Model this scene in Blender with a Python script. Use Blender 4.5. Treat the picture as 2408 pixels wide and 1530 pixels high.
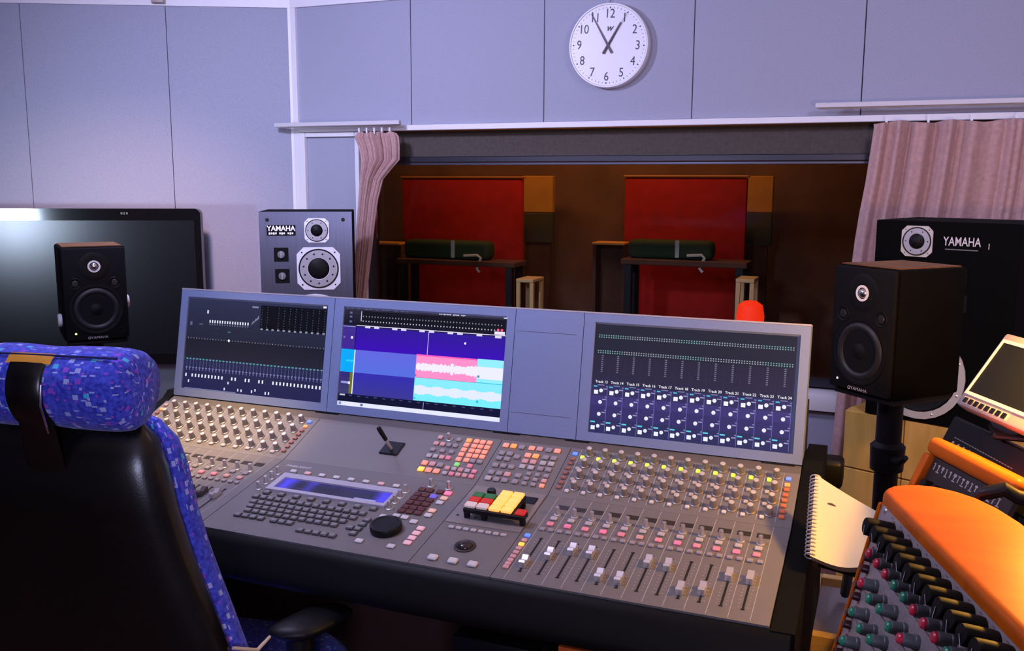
import bpy, bmesh, math, random
import numpy as np
from mathutils import Matrix, Vector

random.seed(7)
scene = bpy.context.scene
for o in list(bpy.data.objects):
    bpy.data.objects.remove(o)
COL = scene.collection
PI = math.pi

# ---------------------------------------------------------------- camera
W, H = 2408, 1530
FPX = 2200.65
YAW, PITCH, ROLL = 0.3881, 0.1536, 0.0036
CAM = np.array([0.553, -1.3171, 1.415])


def cam_axes():
    cy, sy, cp, sp = math.cos(YAW), math.sin(YAW), math.cos(PITCH), math.sin(PITCH)
    f = np.array([-sy * cp, cy * cp, -sp])
    r = np.array([cy, sy, 0.0])
    u = np.cross(r, f)
    c, s = math.cos(ROLL), math.sin(ROLL)
    return c * r + s * u, -s * r + c * u, f


AX_R, AX_U, AX_F = cam_axes()
cd = bpy.data.cameras.new('camera')
cd.sensor_fit = 'HORIZONTAL'
cd.sensor_width = 36.0
cd.lens = 36.0 * FPX / W
cd.clip_start = 0.05
cam = bpy.data.objects.new('camera', cd)
COL.objects.link(cam)
m = Matrix.Identity(4)
for i in range(3):
    m[i][0], m[i][1], m[i][2], m[i][3] = AX_R[i], AX_U[i], -AX_F[i], CAM[i]
cam.matrix_world = m
scene.camera = cam

# ---------------------------------------------------------------- world, lights, exposure
world = bpy.data.worlds.new('room_ambient')
scene.world = world
world.use_nodes = True
world.node_tree.nodes['Background'].inputs[0].default_value = (0.02, 0.02, 0.03, 1)
world.node_tree.nodes['Background'].inputs[1].default_value = 0.3
vs = scene.view_settings
vs.view_transform = 'Standard'
vs.look = 'None'
vs.gamma = 1.0
vs.use_curve_mapping = False
vs.exposure = 0.0


def area(name, loc, target, energy, color, sx, sy=None, spread=None):
    l = bpy.data.lights.new(name, 'AREA')
    l.energy = energy
    l.color = color
    l.shape = 'RECTANGLE'
    l.size = sx
    l.size_y = sy or sx
    if spread:
        l.spread = spread
    o = bpy.data.objects.new(name, l)
    o.location = loc
    d = Vector(target) - Vector(loc)
    o.rotation_euler = d.to_track_quat('-Z', 'Y').to_euler()
    COL.objects.link(o)
    return o


def spot(name, loc, target, energy, color, ang, blend=0.6, r=0.04):
    l = bpy.data.lights.new(name, 'SPOT')
    l.energy = energy
    l.color = color
    l.spot_size = math.radians(ang)
    l.spot_blend = blend
    l.shadow_soft_size = r
    o = bpy.data.objects.new(name, l)
    o.location = loc
    d = Vector(target) - Vector(loc)
    o.rotation_euler = d.to_track_quat('-Z', 'Y').to_euler()
    COL.objects.link(o)
    return o


def point(name, loc, energy, color, r=0.05):
    l = bpy.data.lights.new(name, 'POINT')
    l.energy = energy
    l.color = color
    l.shadow_soft_size = r
    o = bpy.data.objects.new(name, l)
    o.location = loc
    COL.objects.link(o)
    return o


COOL = (0.62, 0.62, 1.0)
area('ceiling_key_light', (-1.55, 0.80, 2.21), (-1.75, 2.3, 1.2), 39, COOL, 0.20, 0.20)
area('overhead_fill_light', (-0.85, -0.35, 2.21), (0.3, 2.6, 1.7), 32, COOL, 0.45, 0.45)  # added overhead fill aimed at the clock wall, no fixture modelled
area('right_fill_light', (0.85, 0.75, 2.21), (0.95, 2.6, 1.5), 17, COOL, 0.30, 0.30)  # added fill that brightens the right wall and the wide curtain
area('rear_room_light', (1.15, -2.5, 1.40), (-0.4, 1.6, 1.4), 22, COOL, 0.35, 0.80)
area('side_lamp', (-3.06, -0.45, 1.15), (-3.0, 1.6, 1.2), 2.4, (0.62, 0.76, 1.0), 0.24, 0.16, math.radians(48))
spot('ceiling_warm_spot', (-0.95, -0.05, 2.18), (-0.86, 0.33, 0.87), 150, (1.0, 0.60, 0.17), 24, 1.0, 0.05)
spot('ceiling_wall_spot', (-1.7, 0.9, 2.18), (-2.9, 2.1, 0.7), 105, (1.0, 0.52, 0.34), 64, 1.0, 0.08)
LAMP = (0.82, 0.10, 1.28)
point('desk_lamp_bulb', LAMP, 29, (1.0, 0.47, 0.06), 0.022)
area('studio_ceiling_lamp', (-1.3, 4.05, 2.24), (-1.3, 4.4, 1.2), 12, (1.0, 0.42, 0.12), 2.2, 0.10)


# ---------------------------------------------------------------- pixel to world helpers
def ray(x, y):
    return AX_F + AX_R * (x - W / 2) / FPX - AX_U * (y - H / 2) / FPX


def atd(x, y, d):
    return CAM + d * ray(x, y)


def onplane(x, y, P, n):
    d = ray(x, y)
    n = np.array(n, float)
    return CAM + d * (n @ (np.array(P) - CAM) / (n @ d))


def aty(x, y, Y):
    return onplane(x, y, (0, Y, 0), (0, 1, 0))


def atz(x, y, Z):
    return onplane(x, y, (0, 0, Z), (0, 0, 1))


# ---------------------------------------------------------------- materials
def C(r, g, b):
    f = lambda v: (v / 255 / 12.92) if v / 255 <= 0.04045 else ((v / 255 + 0.055) / 1.055) ** 2.4
    return (f(r), f(g), f(b))


MATS = {}


def mat(name, col, rough=0.6, metal=0.0, emit=None, es=1.0, var=0.0, vscale=40.0, bump=0.0, bscale=200.0,
        spec=0.5, coat=0.0, stretch=None, sheen=0.0):
    if name in MATS:
        return MATS[name]
    mt = bpy.data.materials.new(name)
    mt.use_nodes = True
    nt = mt.node_tree
    b = nt.nodes['Principled BSDF']
    b.inputs['Base Color'].default_value = (*col, 1)
    b.inputs['Roughness'].default_value = rough
    b.inputs['Metallic'].default_value = metal
    b.inputs['Specular IOR Level'].default_value = spec
    b.inputs['Coat Weight'].default_value = coat
    if sheen:
        b.inputs['Sheen Weight'].default_value = sheen
    if emit:
        b.inputs['Emission Color'].default_value = (*emit, 1)
        b.inputs['Emission Strength'].default_value = es
    if var or bump:
        tc = nt.nodes.new('ShaderNodeTexCoord')
        mp = nt.nodes.new('ShaderNodeMapping')
        if stretch:
            mp.inputs['Scale'].default_value = stretch
        nt.links.new(tc.outputs['Object'], mp.inputs['Vector'])
    if var:
        n = nt.nodes.new('ShaderNodeTexNoise')
        n.inputs['Scale'].default_value = vscale
        n.inputs['Detail'].default_value = 4
        nt.links.new(mp.outputs[0], n.inputs['Vector'])
        r = nt.nodes.new('ShaderNodeValToRGB')
        r.color_ramp.elements[0].position = 0.3
        r.color_ramp.elements[1].position = 0.7
        r.color_ramp.elements[0].color = (*[c * (1 - var) for c in col], 1)
        r.color_ramp.elements[1].color = (*[min(1, c * (1 + var)) for c in col], 1)
        nt.links.new(n.outputs['Fac'], r.inputs[0])
        nt.links.new(r.outputs[0], b.inputs['Base Color'])
    if bump:
        n2 = nt.nodes.new('ShaderNodeTexNoise')
        n2.inputs['Scale'].default_value = bscale
        n2.inputs['Detail'].default_value = 3
        nt.links.new(mp.outputs[0], n2.inputs['Vector'])
        bp = nt.nodes.new('ShaderNodeBump')
        bp.inputs['Strength'].default_value = bump
        bp.inputs['Distance'].default_value = 0.002
        nt.links.new(n2.outputs['Fac'], bp.inputs['Height'])
        nt.links.new(bp.outputs[0], b.inputs['Normal'])
    MATS[name] = mt
    return mt


def graphic_mat():
    if 'screen_graphics' in MATS:
        return MATS['screen_graphics']
    mt = bpy.data.materials.new('screen_graphics')
    mt.use_nodes = True
    nt = mt.node_tree
    b = nt.nodes['Principled BSDF']
    a = nt.nodes.new('ShaderNodeAttribute')
    a.attribute_name = 'Col'
    b.inputs['Base Color'].default_value = (0.005, 0.005, 0.008, 1)
    b.inputs['Roughness'].default_value = 0.25
    b.inputs['Emission Strength'].default_value = 1.0
    nt.links.new(a.outputs['Color'], b.inputs['Emission Color'])
    MATS['screen_graphics'] = mt
    return mt


def glass_mat():
    mt = bpy.data.materials.new('window_glass')
    mt.use_nodes = True
    nt = mt.node_tree
    nt.nodes.remove(nt.nodes['Principled BSDF'])
    out = nt.nodes['Material Output']
    fr = nt.nodes.new('ShaderNodeFresnel')
    fr.inputs['IOR'].default_value = 1.25
    tr = nt.nodes.new('ShaderNodeBsdfTransparent')
    tr.inputs[0].default_value = (0.93, 0.95, 0.94, 1)
    gl = nt.nodes.new('ShaderNodeBsdfGlossy')
    gl.inputs['Roughness'].default_value = 0.08
    mx = nt.nodes.new('ShaderNodeMixShader')
    nt.links.new(fr.outputs[0], mx.inputs[0])
    nt.links.new(tr.outputs[0], mx.inputs[1])
    nt.links.new(gl.outputs[0], mx.inputs[2])
    nt.links.new(mx.outputs[0], out.inputs['Surface'])
    return mt


def fabric_fleck_mat():
    """blue woven upholstery with small light rectangles"""
    mt = bpy.data.materials.new('blue_fleck_fabric')
    mt.use_nodes = True
    nt = mt.node_tree
    b = nt.nodes['Principled BSDF']
    tc = nt.nodes.new('ShaderNodeTexCoord')
    base = nt.nodes.new('ShaderNodeTexNoise')
    base.inputs['Scale'].default_value = 160
    nt.links.new(tc.outputs['Object'], base.inputs['Vector'])
    br = nt.nodes.new('ShaderNodeValToRGB')
    br.color_ramp.elements[0].position = 0.35
    br.color_ramp.elements[1].position = 0.68
    br.color_ramp.elements[0].color = (0.020, 0.035, 0.50, 1)
    br.color_ramp.elements[1].color = (0.085, 0.125, 0.90, 1)
    nt.links.new(base.outputs['Fac'], br.inputs[0])
    last = br.outputs[0]

    def mth(op, a, b_=None):
        n_ = nt.nodes.new('ShaderNodeMath')
        n_.operation = op
        for k_, q_ in enumerate((a, b_)):
            if q_ is None:
                continue
            if isinstance(q_, (int, float)):
                n_.inputs[k_].default_value = q_
            else:
                nt.links.new(q_, n_.inputs[k_])
        return n_.outputs[0]

    sx = nt.nodes.new('ShaderNodeSeparateXYZ')
    nt.links.new(tc.outputs['UV'], sx.inputs[0])
    for k, (cu, cv, thr, wu, wv) in enumerate(((.0165, .0175, .56, .42, .46), (.0125, .0150, .62, .18, .52), (.0090, .0100, .80, .40, .40))):
        u_ = mth('ADD', mth('DIVIDE', sx.outputs[0], cu), 3.7 * k)
        v_ = mth('ADD', mth('DIVIDE', sx.outputs[1], cv), 5.3 * k)
        cell = nt.nodes.new('ShaderNodeCombineXYZ')
        nt.links.new(mth('FLOOR', u_), cell.inputs[0])
        nt.links.new(mth('FLOOR', v_), cell.inputs[1])
        cell.inputs[2].default_value = 11.0 * k
        wn = nt.nodes.new('ShaderNodeTexWhiteNoise')
        wn.noise_dimensions = '3D'
        nt.links.new(cell.outputs[0], wn.inputs['Vector'])
        sep = nt.nodes.new('ShaderNodeSeparateColor')
        nt.links.new(wn.outputs['Color'], sep.inputs[0])
        off_u = mth('MULTIPLY', mth('SUBTRACT', sep.outputs[1], .5), 1 - wu)
        off_v = mth('MULTIPLY', mth('SUBTRACT', sep.outputs[2], .5), 1 - wv)
        in_u = mth('LESS_THAN', mth('ABSOLUTE', mth('SUBTRACT', mth('SUBTRACT', mth('FRACT', u_), .5), off_u)), wu / 2)
        in_v = mth('LESS_THAN', mth('ABSOLUTE', mth('SUBTRACT', mth('SUBTRACT', mth('FRACT', v_), .5), off_v)), wv / 2)
        pick = mth('GREATER_THAN', wn.outputs['Value'], thr)
        fac = mth('MULTIPLY', mth('MULTIPLY', in_u, in_v), pick)
        cr = nt.nodes.new('ShaderNodeValToRGB')
        cr.color_ramp.interpolation = 'CONSTANT'
        e = cr.color_ramp.elements
        e[0].position = 0.0
        e[0].color = (0.26, 0.30, 0.95, 1)
        e[1].position = 0.42
        e[1].color = (0.08, 0.62, 0.95, 1)
        n1 = e.new(0.62)
        n1.color = (0.45, 0.52, 1.0, 1)
        n2 = e.new(0.86)
        n2.color = (0.34, 0.08, 0.75, 1)
        nt.links.new(sep.outputs[0], cr.inputs[0])
        mix = nt.nodes.new('ShaderNodeMix')
        mix.data_type = 'RGBA'
        nt.links.new(fac, mix.inputs[0])
        nt.links.new(last, mix.inputs[6])
        nt.links.new(cr.outputs[0], mix.inputs[7])
        last = mix.outputs[2]
    nt.links.new(last, b.inputs['Base Color'])
    b.inputs['Roughness'].default_value = 0.9
    b.inputs['Sheen Weight'].default_value = 0.2
    bp = nt.nodes.new('ShaderNodeBump')
    bp.inputs['Strength'].default_value = 0.35
    bp.inputs['Distance'].default_value = 0.001
    nt.links.new(base.outputs['Fac'], bp.inputs['Height'])
    nt.links.new(bp.outputs[0], b.inputs['Normal'])
    return mt


def wood_mat(name, c0, c1, scale=(3, 30, 30), rough=0.35, coat=0.0):
    mt = bpy.data.materials.new(name)
    mt.use_nodes = True
    nt = mt.node_tree
    b = nt.nodes['Principled BSDF']
    tc = nt.nodes.new('ShaderNodeTexCoord')
    mp = nt.nodes.new('ShaderNodeMapping')
    mp.inputs['Scale'].default_value = scale
    nt.links.new(tc.outputs['Object'], mp.inputs['Vector'])
    n = nt.nodes.new('ShaderNodeTexNoise')
    n.inputs['Scale'].default_value = 2.0
    n.inputs['Detail'].default_value = 5
    n.inputs['Distortion'].default_value = 0.6
    nt.links.new(mp.outputs[0], n.inputs['Vector'])
    r = nt.nodes.new('ShaderNodeValToRGB')
    r.color_ramp.elements[0].position = 0.3
    r.color_ramp.elements[1].position = 0.72
    r.color_ramp.elements[0].color = (*c0, 1)
    r.color_ramp.elements[1].color = (*c1, 1)
    nt.links.new(n.outputs['Fac'], r.inputs[0])
    nt.links.new(r.outputs[0], b.inputs['Base Color'])
    b.inputs['Roughness'].default_value = rough
    b.inputs['Specular IOR Level'].default_value = 0.15
    b.inputs['Coat Weight'].default_value = coat
    return mt


# ---------------------------------------------------------------- mesh helpers
def V(*a):
    return np.array(a, float)


class MB:
    """collects shapes and links them as one mesh object"""

    def __init__(self):
        self.v, self.f, self.c, self.cur = [], [], [], None
        self.uv = None
        self.T = None

    def _add(self, verts, faces):
        b = len(self.v)
        for q in verts:
            if self.T is not None:
                q = self.T @ Vector(q)
            self.v.append(tuple(q))
        for f in faces:
            self.f.append([b + i for i in f])
            self.c.append(self.cur)
        return self

    def box(self, x0, x1, y0, y1, z0, z1):
        v = [(x0, y0, z0), (x1, y0, z0), (x1, y1, z0), (x0, y1, z0), (x0, y0, z1), (x1, y0, z1), (x1, y1, z1), (x0, y1, z1)]
        return self._add(v, [(0, 3, 2, 1), (4, 5, 6, 7), (0, 1, 5, 4), (1, 2, 6, 5), (2, 3, 7, 6), (3, 0, 4, 7)])

    def rbox(self, x0, x1, y0, y1, z0, z1, r=0.004, seg=2):
        bm = bmesh.new()
        bmesh.ops.create_cube(bm, size=1.0)
        for q in bm.verts:
            q.co = Vector(((x0 + x1) / 2 + q.co.x * (x1 - x0), (y0 + y1) / 2 + q.co.y * (y1 - y0), (z0 + z1) / 2 + q.co.z * (z1 - z0)))
        bmesh.ops.bevel(bm, geom=list(bm.edges), offset=r, segments=seg, profile=0.5, affect='EDGES')
        return self.frombm(bm)

    def frombm(self, bm):
        bm.verts.index_update()
        self._add([tuple(q.co) for q in bm.verts], [[q.index for q in f.verts] for f in bm.faces])
        bm.free()
        return self

    def quad(self, a, b, c, d):
        return self._add([a, b, c, d], [(0, 1, 2, 3)])

    def lathe(self, prof, n=20, o=(0, 0, 0), axis=(0, 0, 1), start=None):
        """profile [(r, h)] turned about axis through o"""
        a = Vector(axis).normalized()
        t = Vector((1, 0, 0)) if abs(a.x) < 0.9 else Vector((0, 1, 0))
        e1 = a.cross(t).normalized()
        e2 = a.cross(e1)
        vs_, fs = [], []
        for r, h in prof:
            for i in range(n):
                w = 2 * PI * i / n
                vs_.append(Vector(o) + a * h + e1 * (r * math.cos(w)) + e2 * (r * math.sin(w)))
        k = len(prof)
        for j in range(k - 1):
            for i in range(n):
                i2 = (i + 1) % n
                fs.append((j * n + i, j * n + i2, (j + 1) * n + i2, (j + 1) * n + i))
        if prof[0][0] > 1e-6:
            fs.append(tuple(range(n - 1, -1, -1)))
        if prof[-1][0] > 1e-6:
            fs.append(tuple((k - 1) * n + i for i in range(n)))
        return self._add(vs_, fs)

    def cyl(self, a, b, r, r2=None, n=16):
        a, b = Vector(a), Vector(b)
        d = b - a
        return self.lathe([(r, 0), (r if r2 is None else r2, d.length)], n, a, d)

    def ring(self, o, axis, r0, r1, h, n=40):
        a = [(r0, 0), (r1, 0), (r1, h), (r0, h), (r0, 0)]
        return self.lathe_open(a, n, o, axis)

    def lathe_open(self, prof, n, o, axis):
        a = Vector(axis).normalized()
        t = Vector((1, 0, 0)) if abs(a.x) < 0.9 else Vector((0, 1, 0))
        e1 = a.cross(t).normalized()
        e2 = a.cross(e1)
        vs_, fs = [], []
        for r, h in prof:
            for i in range(n):
                w = 2 * PI * i / n
                vs_.append(Vector(o) + a * h + e1 * (r * math.cos(w)) + e2 * (r * math.sin(w)))
        for j in range(len(prof) - 1):
            for i in range(n):
                i2 = (i + 1) % n
                fs.append((j * n + i, j * n + i2, (j + 1) * n + i2, (j + 1) * n + i))
        return self._add(vs_, fs)

    def prism(self, poly, z0, z1, fn=None):
        """poly in 2d, extruded between z0 and z1; fn maps (x,y,z) to a point"""
        fn = fn or (lambda x, y, z: (x, y, z))
        n = len(poly)
        vs_ = [fn(x, y, z0) for x, y in poly] + [fn(x, y, z1) for x, y in poly]
        fs = [tuple(range(n - 1, -1, -1)), tuple(range(n, 2 * n))]
        fs += [(i, (i + 1) % n, n + (i + 1) % n, n + i) for i in range(n)]
        return self._add(vs_, fs)

    def tube(self, path, r, n=8):
        P = [Vector(q) for q in path]
        vs_, fs = [], []
        for i, q in enumerate(P):
            d = (P[min(i + 1, len(P) - 1)] - P[max(i - 1, 0)]).normalized()
            t = Vector((0, 0, 1)) if abs(d.z) < 0.9 else Vector((1, 0, 0))
            e1 = d.cross(t).normalized()
            e2 = d.cross(e1)
            rr = r[i] if isinstance(r, (list, tuple)) else r
            for k in range(n):
                w = 2 * PI * k / n
                vs_.append(q + e1 * rr * math.cos(w) + e2 * rr * math.sin(w))
        for i in range(len(P) - 1):
            for k in range(n):
                k2 = (k + 1) % n
                fs.append((i * n + k, i * n + k2, (i + 1) * n + k2, (i + 1) * n + k))
        fs.append(tuple(range(n - 1, -1, -1)))
        fs.append(tuple((len(P) - 1) * n + k for k in range(n)))
        return self._add(vs_, fs)

    def grid(self, pts):
        """pts[i][j] points"""
        n, k = len(pts), len(pts[0])
        vs_ = [q for row in pts for q in row]
        fs = [(i * k + j, i * k + j + 1, (i + 1) * k + j + 1, (i + 1) * k + j) for i in range(n - 1) for j in range(k - 1)]
        return self._add(vs_, fs)

    def mesh(self, name, mt, off=None, smooth=35):
        me = bpy.data.meshes.new(name)
        v = self.v
        if off is not None:
            v = [(a - off[0], b - off[1], c - off[2]) for a, b, c in v]
        me.from_pydata(v, [], self.f)
        me.materials.append(mt)
        if any(c is not None for c in self.c):
            at = me.color_attributes.new('Col', 'FLOAT_COLOR', 'CORNER')
            i = 0
            for f, c in zip(me.polygons, self.c):
                for _ in f.loop_indices:
                    at.data[i].color = (*(c or (0, 0, 0)), 1)
                    i += 1
        if self.uv:
            ul = me.uv_layers.new(name='UVMap')
            i = 0
            for u_ in self.uv:
                for q in u_:
                    ul.data[i].uv = q
                    i += 1
        bm = bmesh.new()
        bm.from_mesh(me)
        bmesh.ops.recalc_face_normals(bm, faces=bm.faces)
        bm.to_mesh(me)
        bm.free()
        if smooth:
            me.polygons.foreach_set('use_smooth', [True] * len(me.polygons))
            me.set_sharp_from_angle(angle=math.radians(smooth))
        return me

    def build(self, name, mt, parent=None, off=None, smooth=35):
        return obj(name, self.mesh(name, mt, off, smooth), parent)


def two_tone(me, mt, test):
    """second material on the faces whose centre passes the test"""
    me.materials.append(mt)
    for p_ in me.polygons:
        if test(p_.center):
            p_.material_index = 1
    return me


def obj(name, me, parent=None, M=None):
    o = bpy.data.objects.new(name, me)
    COL.objects.link(o)
    if parent:
        o.parent = parent
    if M is not None:
        o.matrix_local = M
    return o


def thing(name, label, cat, loc=(0, 0, 0), rotz=0.0, group=None):
    o = bpy.data.objects.new(name, None)
    COL.objects.link(o)
    o.location = loc
    o.rotation_euler = (0, 0, rotz)
    o.empty_display_size = 0.05
    o['label'] = label
    o['category'] = cat
    if group:
        o['group'] = group
    return o


def tag(o, label, cat, group=None):
    o['label'] = label
    o['category'] = cat
    if group:
        o['group'] = group
    return o


def struct(o):
    o['kind'] = 'structure'
    return o


_txt = {}


def text_polys(s, size, align='CENTER', shear=0.0, extrude=0.0, bold=0.0, sx=1.0):
    """verts, faces of a lettering lying in the xy plane"""
    key = (s, size, align, shear, extrude, bold, sx)
    if key in _txt:
        return _txt[key]
    cu = bpy.data.curves.new('txt', 'FONT')
    cu.body = s
    cu.size = size
    cu.align_x = align
    cu.align_y = 'CENTER'
    cu.shear = shear
    cu.extrude = extrude
    cu.offset = bold
    cu.resolution_u = 3
    o = bpy.data.objects.new('txt', cu)
    COL.objects.link(o)
    bpy.context.view_layer.update()
    me = bpy.data.meshes.new_from_object(o.evaluated_get(bpy.context.evaluated_depsgraph_get()))
    v = [(q.co.x * sx, q.co.y, q.co.z) for q in me.vertices]
    f = [list(p.vertices) for p in me.polygons]
    bpy.data.objects.remove(o)
    bpy.data.meshes.remove(me)
    bpy.data.curves.remove(cu)
    _txt[key] = (v, f)
    return v, f


def frameM(o, ex, ey, ez):
    M_ = Matrix.Identity(4)
    for i in range(3):
        M_[i][0], M_[i][1], M_[i][2], M_[i][3] = ex[i], ey[i], ez[i], o[i]
    return M_


# shared materials
M_WALL = mat('wall_fabric', (0.355, 0.37, 0.47), 0.95, var=0.10, vscale=260, bump=0.25, bscale=400)
M_WHITE = mat('white_paint', (0.80, 0.79, 0.82), 0.45)
M_CEIL = mat('ceiling_white', (0.78, 0.77, 0.80), 0.8)
M_FLOOR = mat('brown_carpet', (0.16, 0.062, 0.045), 0.95, var=0.35, vscale=120, bump=0.5, bscale=500)
M_GAP = mat('joint_dark', (0.06, 0.055, 0.06), 0.9)
M_GREY = mat('console_grey', (0.20, 0.188, 0.185), 0.55, 0.25, var=0.04, vscale=300, bump=0.05, bscale=900)
M_BEZEL = mat('bezel_grey', (0.215, 0.285, 0.50), 0.5, 0.2, var=0.03, vscale=200)
M_BLACK = mat('black_plastic', (0.005, 0.005, 0.006), 0.45, spec=0.3)
M_BLKMATT = mat('black_matt', (0.006, 0.006, 0.007), 0.75)
M_LEATHER = mat('black_leather', (0.004, 0.004, 0.004), 0.27, spec=0.6, var=0.2, vscale=80, bump=0.06, bscale=350)
M_STEEL = mat('silver_metal', (0.62, 0.60, 0.60), 0.38, 0.8)
M_CHROME = mat('chrome', (0.85, 0.85, 0.87), 0.12, 1.0)
M_PRINT = mat('print_white', (0.60, 0.60, 0.64), 0.6)
M_BTN = mat('button_grey', (0.33, 0.30, 0.33), 0.5)
M_FABRIC = fabric_fleck_mat()
M_WOOD = wood_mat('orange_wood', (0.58, 0.105, 0.002), (0.70, 0.145, 0.003), (4, 14, 14), 0.45)

# ================================================================ the room
YW = 2.60                     # face of the wall with the clock and the window
ZC = 2.262                    # ceiling
XC = -2.199                   # corner between the two wall planes
A_L = math.radians(26.86)
DL = (-math.cos(A_L), -math.sin(A_L))
NL = (math.sin(A_L), -math.cos(A_L))


def lw(s, d, z):
    """left wall: s along it from the corner, d into the room"""
    return (XC + DL[0] * s + NL[0] * d, YW + DL[1] * s + NL[1] * d, z)


WX0, WX1, WZ0, WZ1 = -1.838, 1.35, 0.56, 1.650      # window opening

fl = MB().prism([(-4.6, -3.2), (2.4, -3.2), (2.4, 5.2), (-4.6, 5.2)], -0.06, 0.0).build('floor', M_FLOOR)
struct(fl)
ce = MB().prism([(-4.6, -3.2), (2.4, -3.2), (2.4, YW + 0.1), (-4.6, YW + 0.1)], ZC, ZC + 0.06).build('ceiling', M_CEIL)
struct(ce)

wb = MB()
wb.box(XC - 0.1, WX0, YW + 0.014, YW + 0.13, 0, ZC)
wb.box(WX1, 2.4, YW + 0.014, YW + 0.13, 0, ZC)
wb.box(WX0, WX1, YW + 0.014, YW + 0.13, 0, WZ0)
wb.box(WX0, WX1, YW + 0.014, YW + 0.13, WZ1, ZC)
wall_back = struct(wb.build('wall_back', M_GAP))
jx = [XC + 0.012, -1.554, -0.903, -0.255, 0.397, 1.047, 1.697, 2.39]
G = 0.0018
for a, b in zip(jx[:-1], jx[1:]):
    MB().rbox(a + G, b - G, YW, YW + 0.0138, 1.668, ZC - 0.036, 0.0015, 1).build('wall_panel', M_WALL, wall_back)
MB().rbox(-2.130, -1.853, YW, YW + 0.0138, 0.12, 1.618, 0.0015, 1).build('wall_panel', M_WALL, wall_back)
for a, b in zip([-1.838, -1.2, -0.55, 0.1, 0.75], [-1.2, -0.55, 0.1, 0.75, 1.35]):
    MB().rbox(a + G, b - G, YW, YW + 0.0138, 0.12, 0.485, 0.0015, 1).build('wall_panel', M_WALL, wall_back)
MB().rbox(1.352, 2.39, YW, YW + 0.0138, 0.12, 1.66, 0.0015, 1).build('wall_panel', M_WALL, wall_back)

LEN_L = 3.0
wl = MB().prism([lw(-0.02, -0.014, 0)[:2], lw(LEN_L, -0.014, 0)[:2], lw(LEN_L, -0.12, 0)[:2], lw(-0.02, -0.12, 0)[:2]], 0, ZC)
wall_left = struct(wl.build('wall_left', M_GAP))
js = [0.014, 0.589, 1.257, 1.925, 2.593, 3.0]
for a, b in zip(js[:-1], js[1:]):
    q = [lw(a + G, -0.0138, 0)[:2], lw(b - G, -0.0138, 0)[:2], lw(b - G, 0, 0)[:2], lw(a + G, 0, 0)[:2]]
    MB().prism(q, 0.12, ZC - 0.036).build('wall_panel', M_WALL, wall_left, smooth=0)
struct(MB().box(2.30, 2.4, -3.2, YW, 0, ZC).build('wall_right', M_WALL))
struct(MB().box(-4.6, 2.4, -3.3, -3.2, 0, ZC).build('wall_rear', M_WALL))
struct(MB().box(-4.7, -4.6, -3.2, 1.4, 0, ZC).build('wall_far_left', M_WALL))

# white trim: cornice, corner post, panel frame, ledge above the window
t = MB().box(XC, 2.3, YW - 0.018, YW + 0.02, ZC - 0.036, ZC)
struct(t.build('trim_1', M_WHITE))
t = MB().prism([lw(-0.005, -0.01, 0)[:2], lw(LEN_L, -0.01, 0)[:2], lw(LEN_L, 0.018, 0)[:2], lw(-0.005, 0.018, 0)[:2]], ZC - 0.036, ZC)
struct(t.build('trim_2', M_WHITE))
t = MB().rbox(XC + 0.002, XC + 0.030, YW - 0.016, YW + 0.01, 0, ZC - 0.036, 0.002, 1)
struct(t.build('trim_3', M_WHITE))
t = MB().prism([lw(0.002, -0.01, 0)[:2], lw(0.016, -0.01, 0)[:2], lw(0.016, 0.016, 0)[:2], lw(0.0, 0.016, 0)[:2]], 0, ZC - 0.036)
struct(t.build('trim_4', M_WHITE))
t = MB().rbox(XC + 0.034, XC + 0.068, YW - 0.022, YW + 0.01, 0, 1.640, 0.002, 1)
struct(t.build('trim_5', M_WHITE))
t = MB().rbox(XC + 0.069, WX0 - 0.018, YW - 0.018, YW + 0.01, 1.619, 1.640, 0.002, 1)
struct(t.build('trim_6', M_WHITE))
t = MB().rbox(WX0 - 0.016, WX0 + 0.006, YW - 0.016, YW + 0.06, WZ0, 1.640, 0.002, 1)
struct(t.build('trim_7', M_WHITE))
t = MB().rbox(XC + 0.034, 2.29, YW - 0.03, YW + 0.012, 1.6415, 1.666, 0.002, 1)
struct(t.build('trim_8', M_WHITE))
for i, (a, b) in enumerate(((XC + 0.08, 2.28),)):
    struct(MB().rbox(a, b, YW - 0.012, YW + 0.013, 0.0, 0.118, 0.003, 1).build('baseboard_back', M_WHITE))
t = MB().prism([lw(0.02, -0.01, 0)[:2], lw(LEN_L, -0.01, 0)[:2], lw(LEN_L, 0.012, 0)[:2], lw(0.02, 0.012, 0)[:2]], 0, 0.118)
struct(t.build('baseboard_left', M_WHITE))

# ---- window to the recording room
M_FRAME = mat('window_frame_dark', (0.030, 0.030, 0.042), 0.35, 0.3)
M_BROWN = mat('brown_pelmet', (0.075, 0.062, 0.055), 0.9, var=0.15, vscale=90)
win = MB()
win.box(WX0 + 0.007, WX1, YW + 0.05, YW + 0.12, WZ0 + 0.02, WZ0 + 0.05)
win.box(WX0 + 0.007, WX0 + 0.03, YW + 0.05, YW + 0.12, WZ0 + 0.05, 1.64)
win.box(WX1 - 0.03, WX1, YW + 0.05, YW + 0.12, WZ0 + 0.05, 1.64)
window = struct(win.build('window_1', M_FRAME))
MB().rbox(WX0 + 0.031, WX1 - 0.031, YW + 0.035, YW + 0.075, 1.497, 1.524, 0.003, 1).build('frame_rail', M_FRAME, window)
MB().rbox(WX0 + 0.031, WX1 - 0.031, YW + 0.040, YW + 0.070, 1.4845, 1.4955, 0.002, 1).build('glazing_bead', mat('bead_metal', (0.12, 0.12, 0.16), 0.3, 0.7), window)
MB().box(WX0 + 0.031, WX1 - 0.031, YW + 0.060, YW + 0.085, 1.5245, 1.641).build('pelmet', M_BROWN, window)
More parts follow.
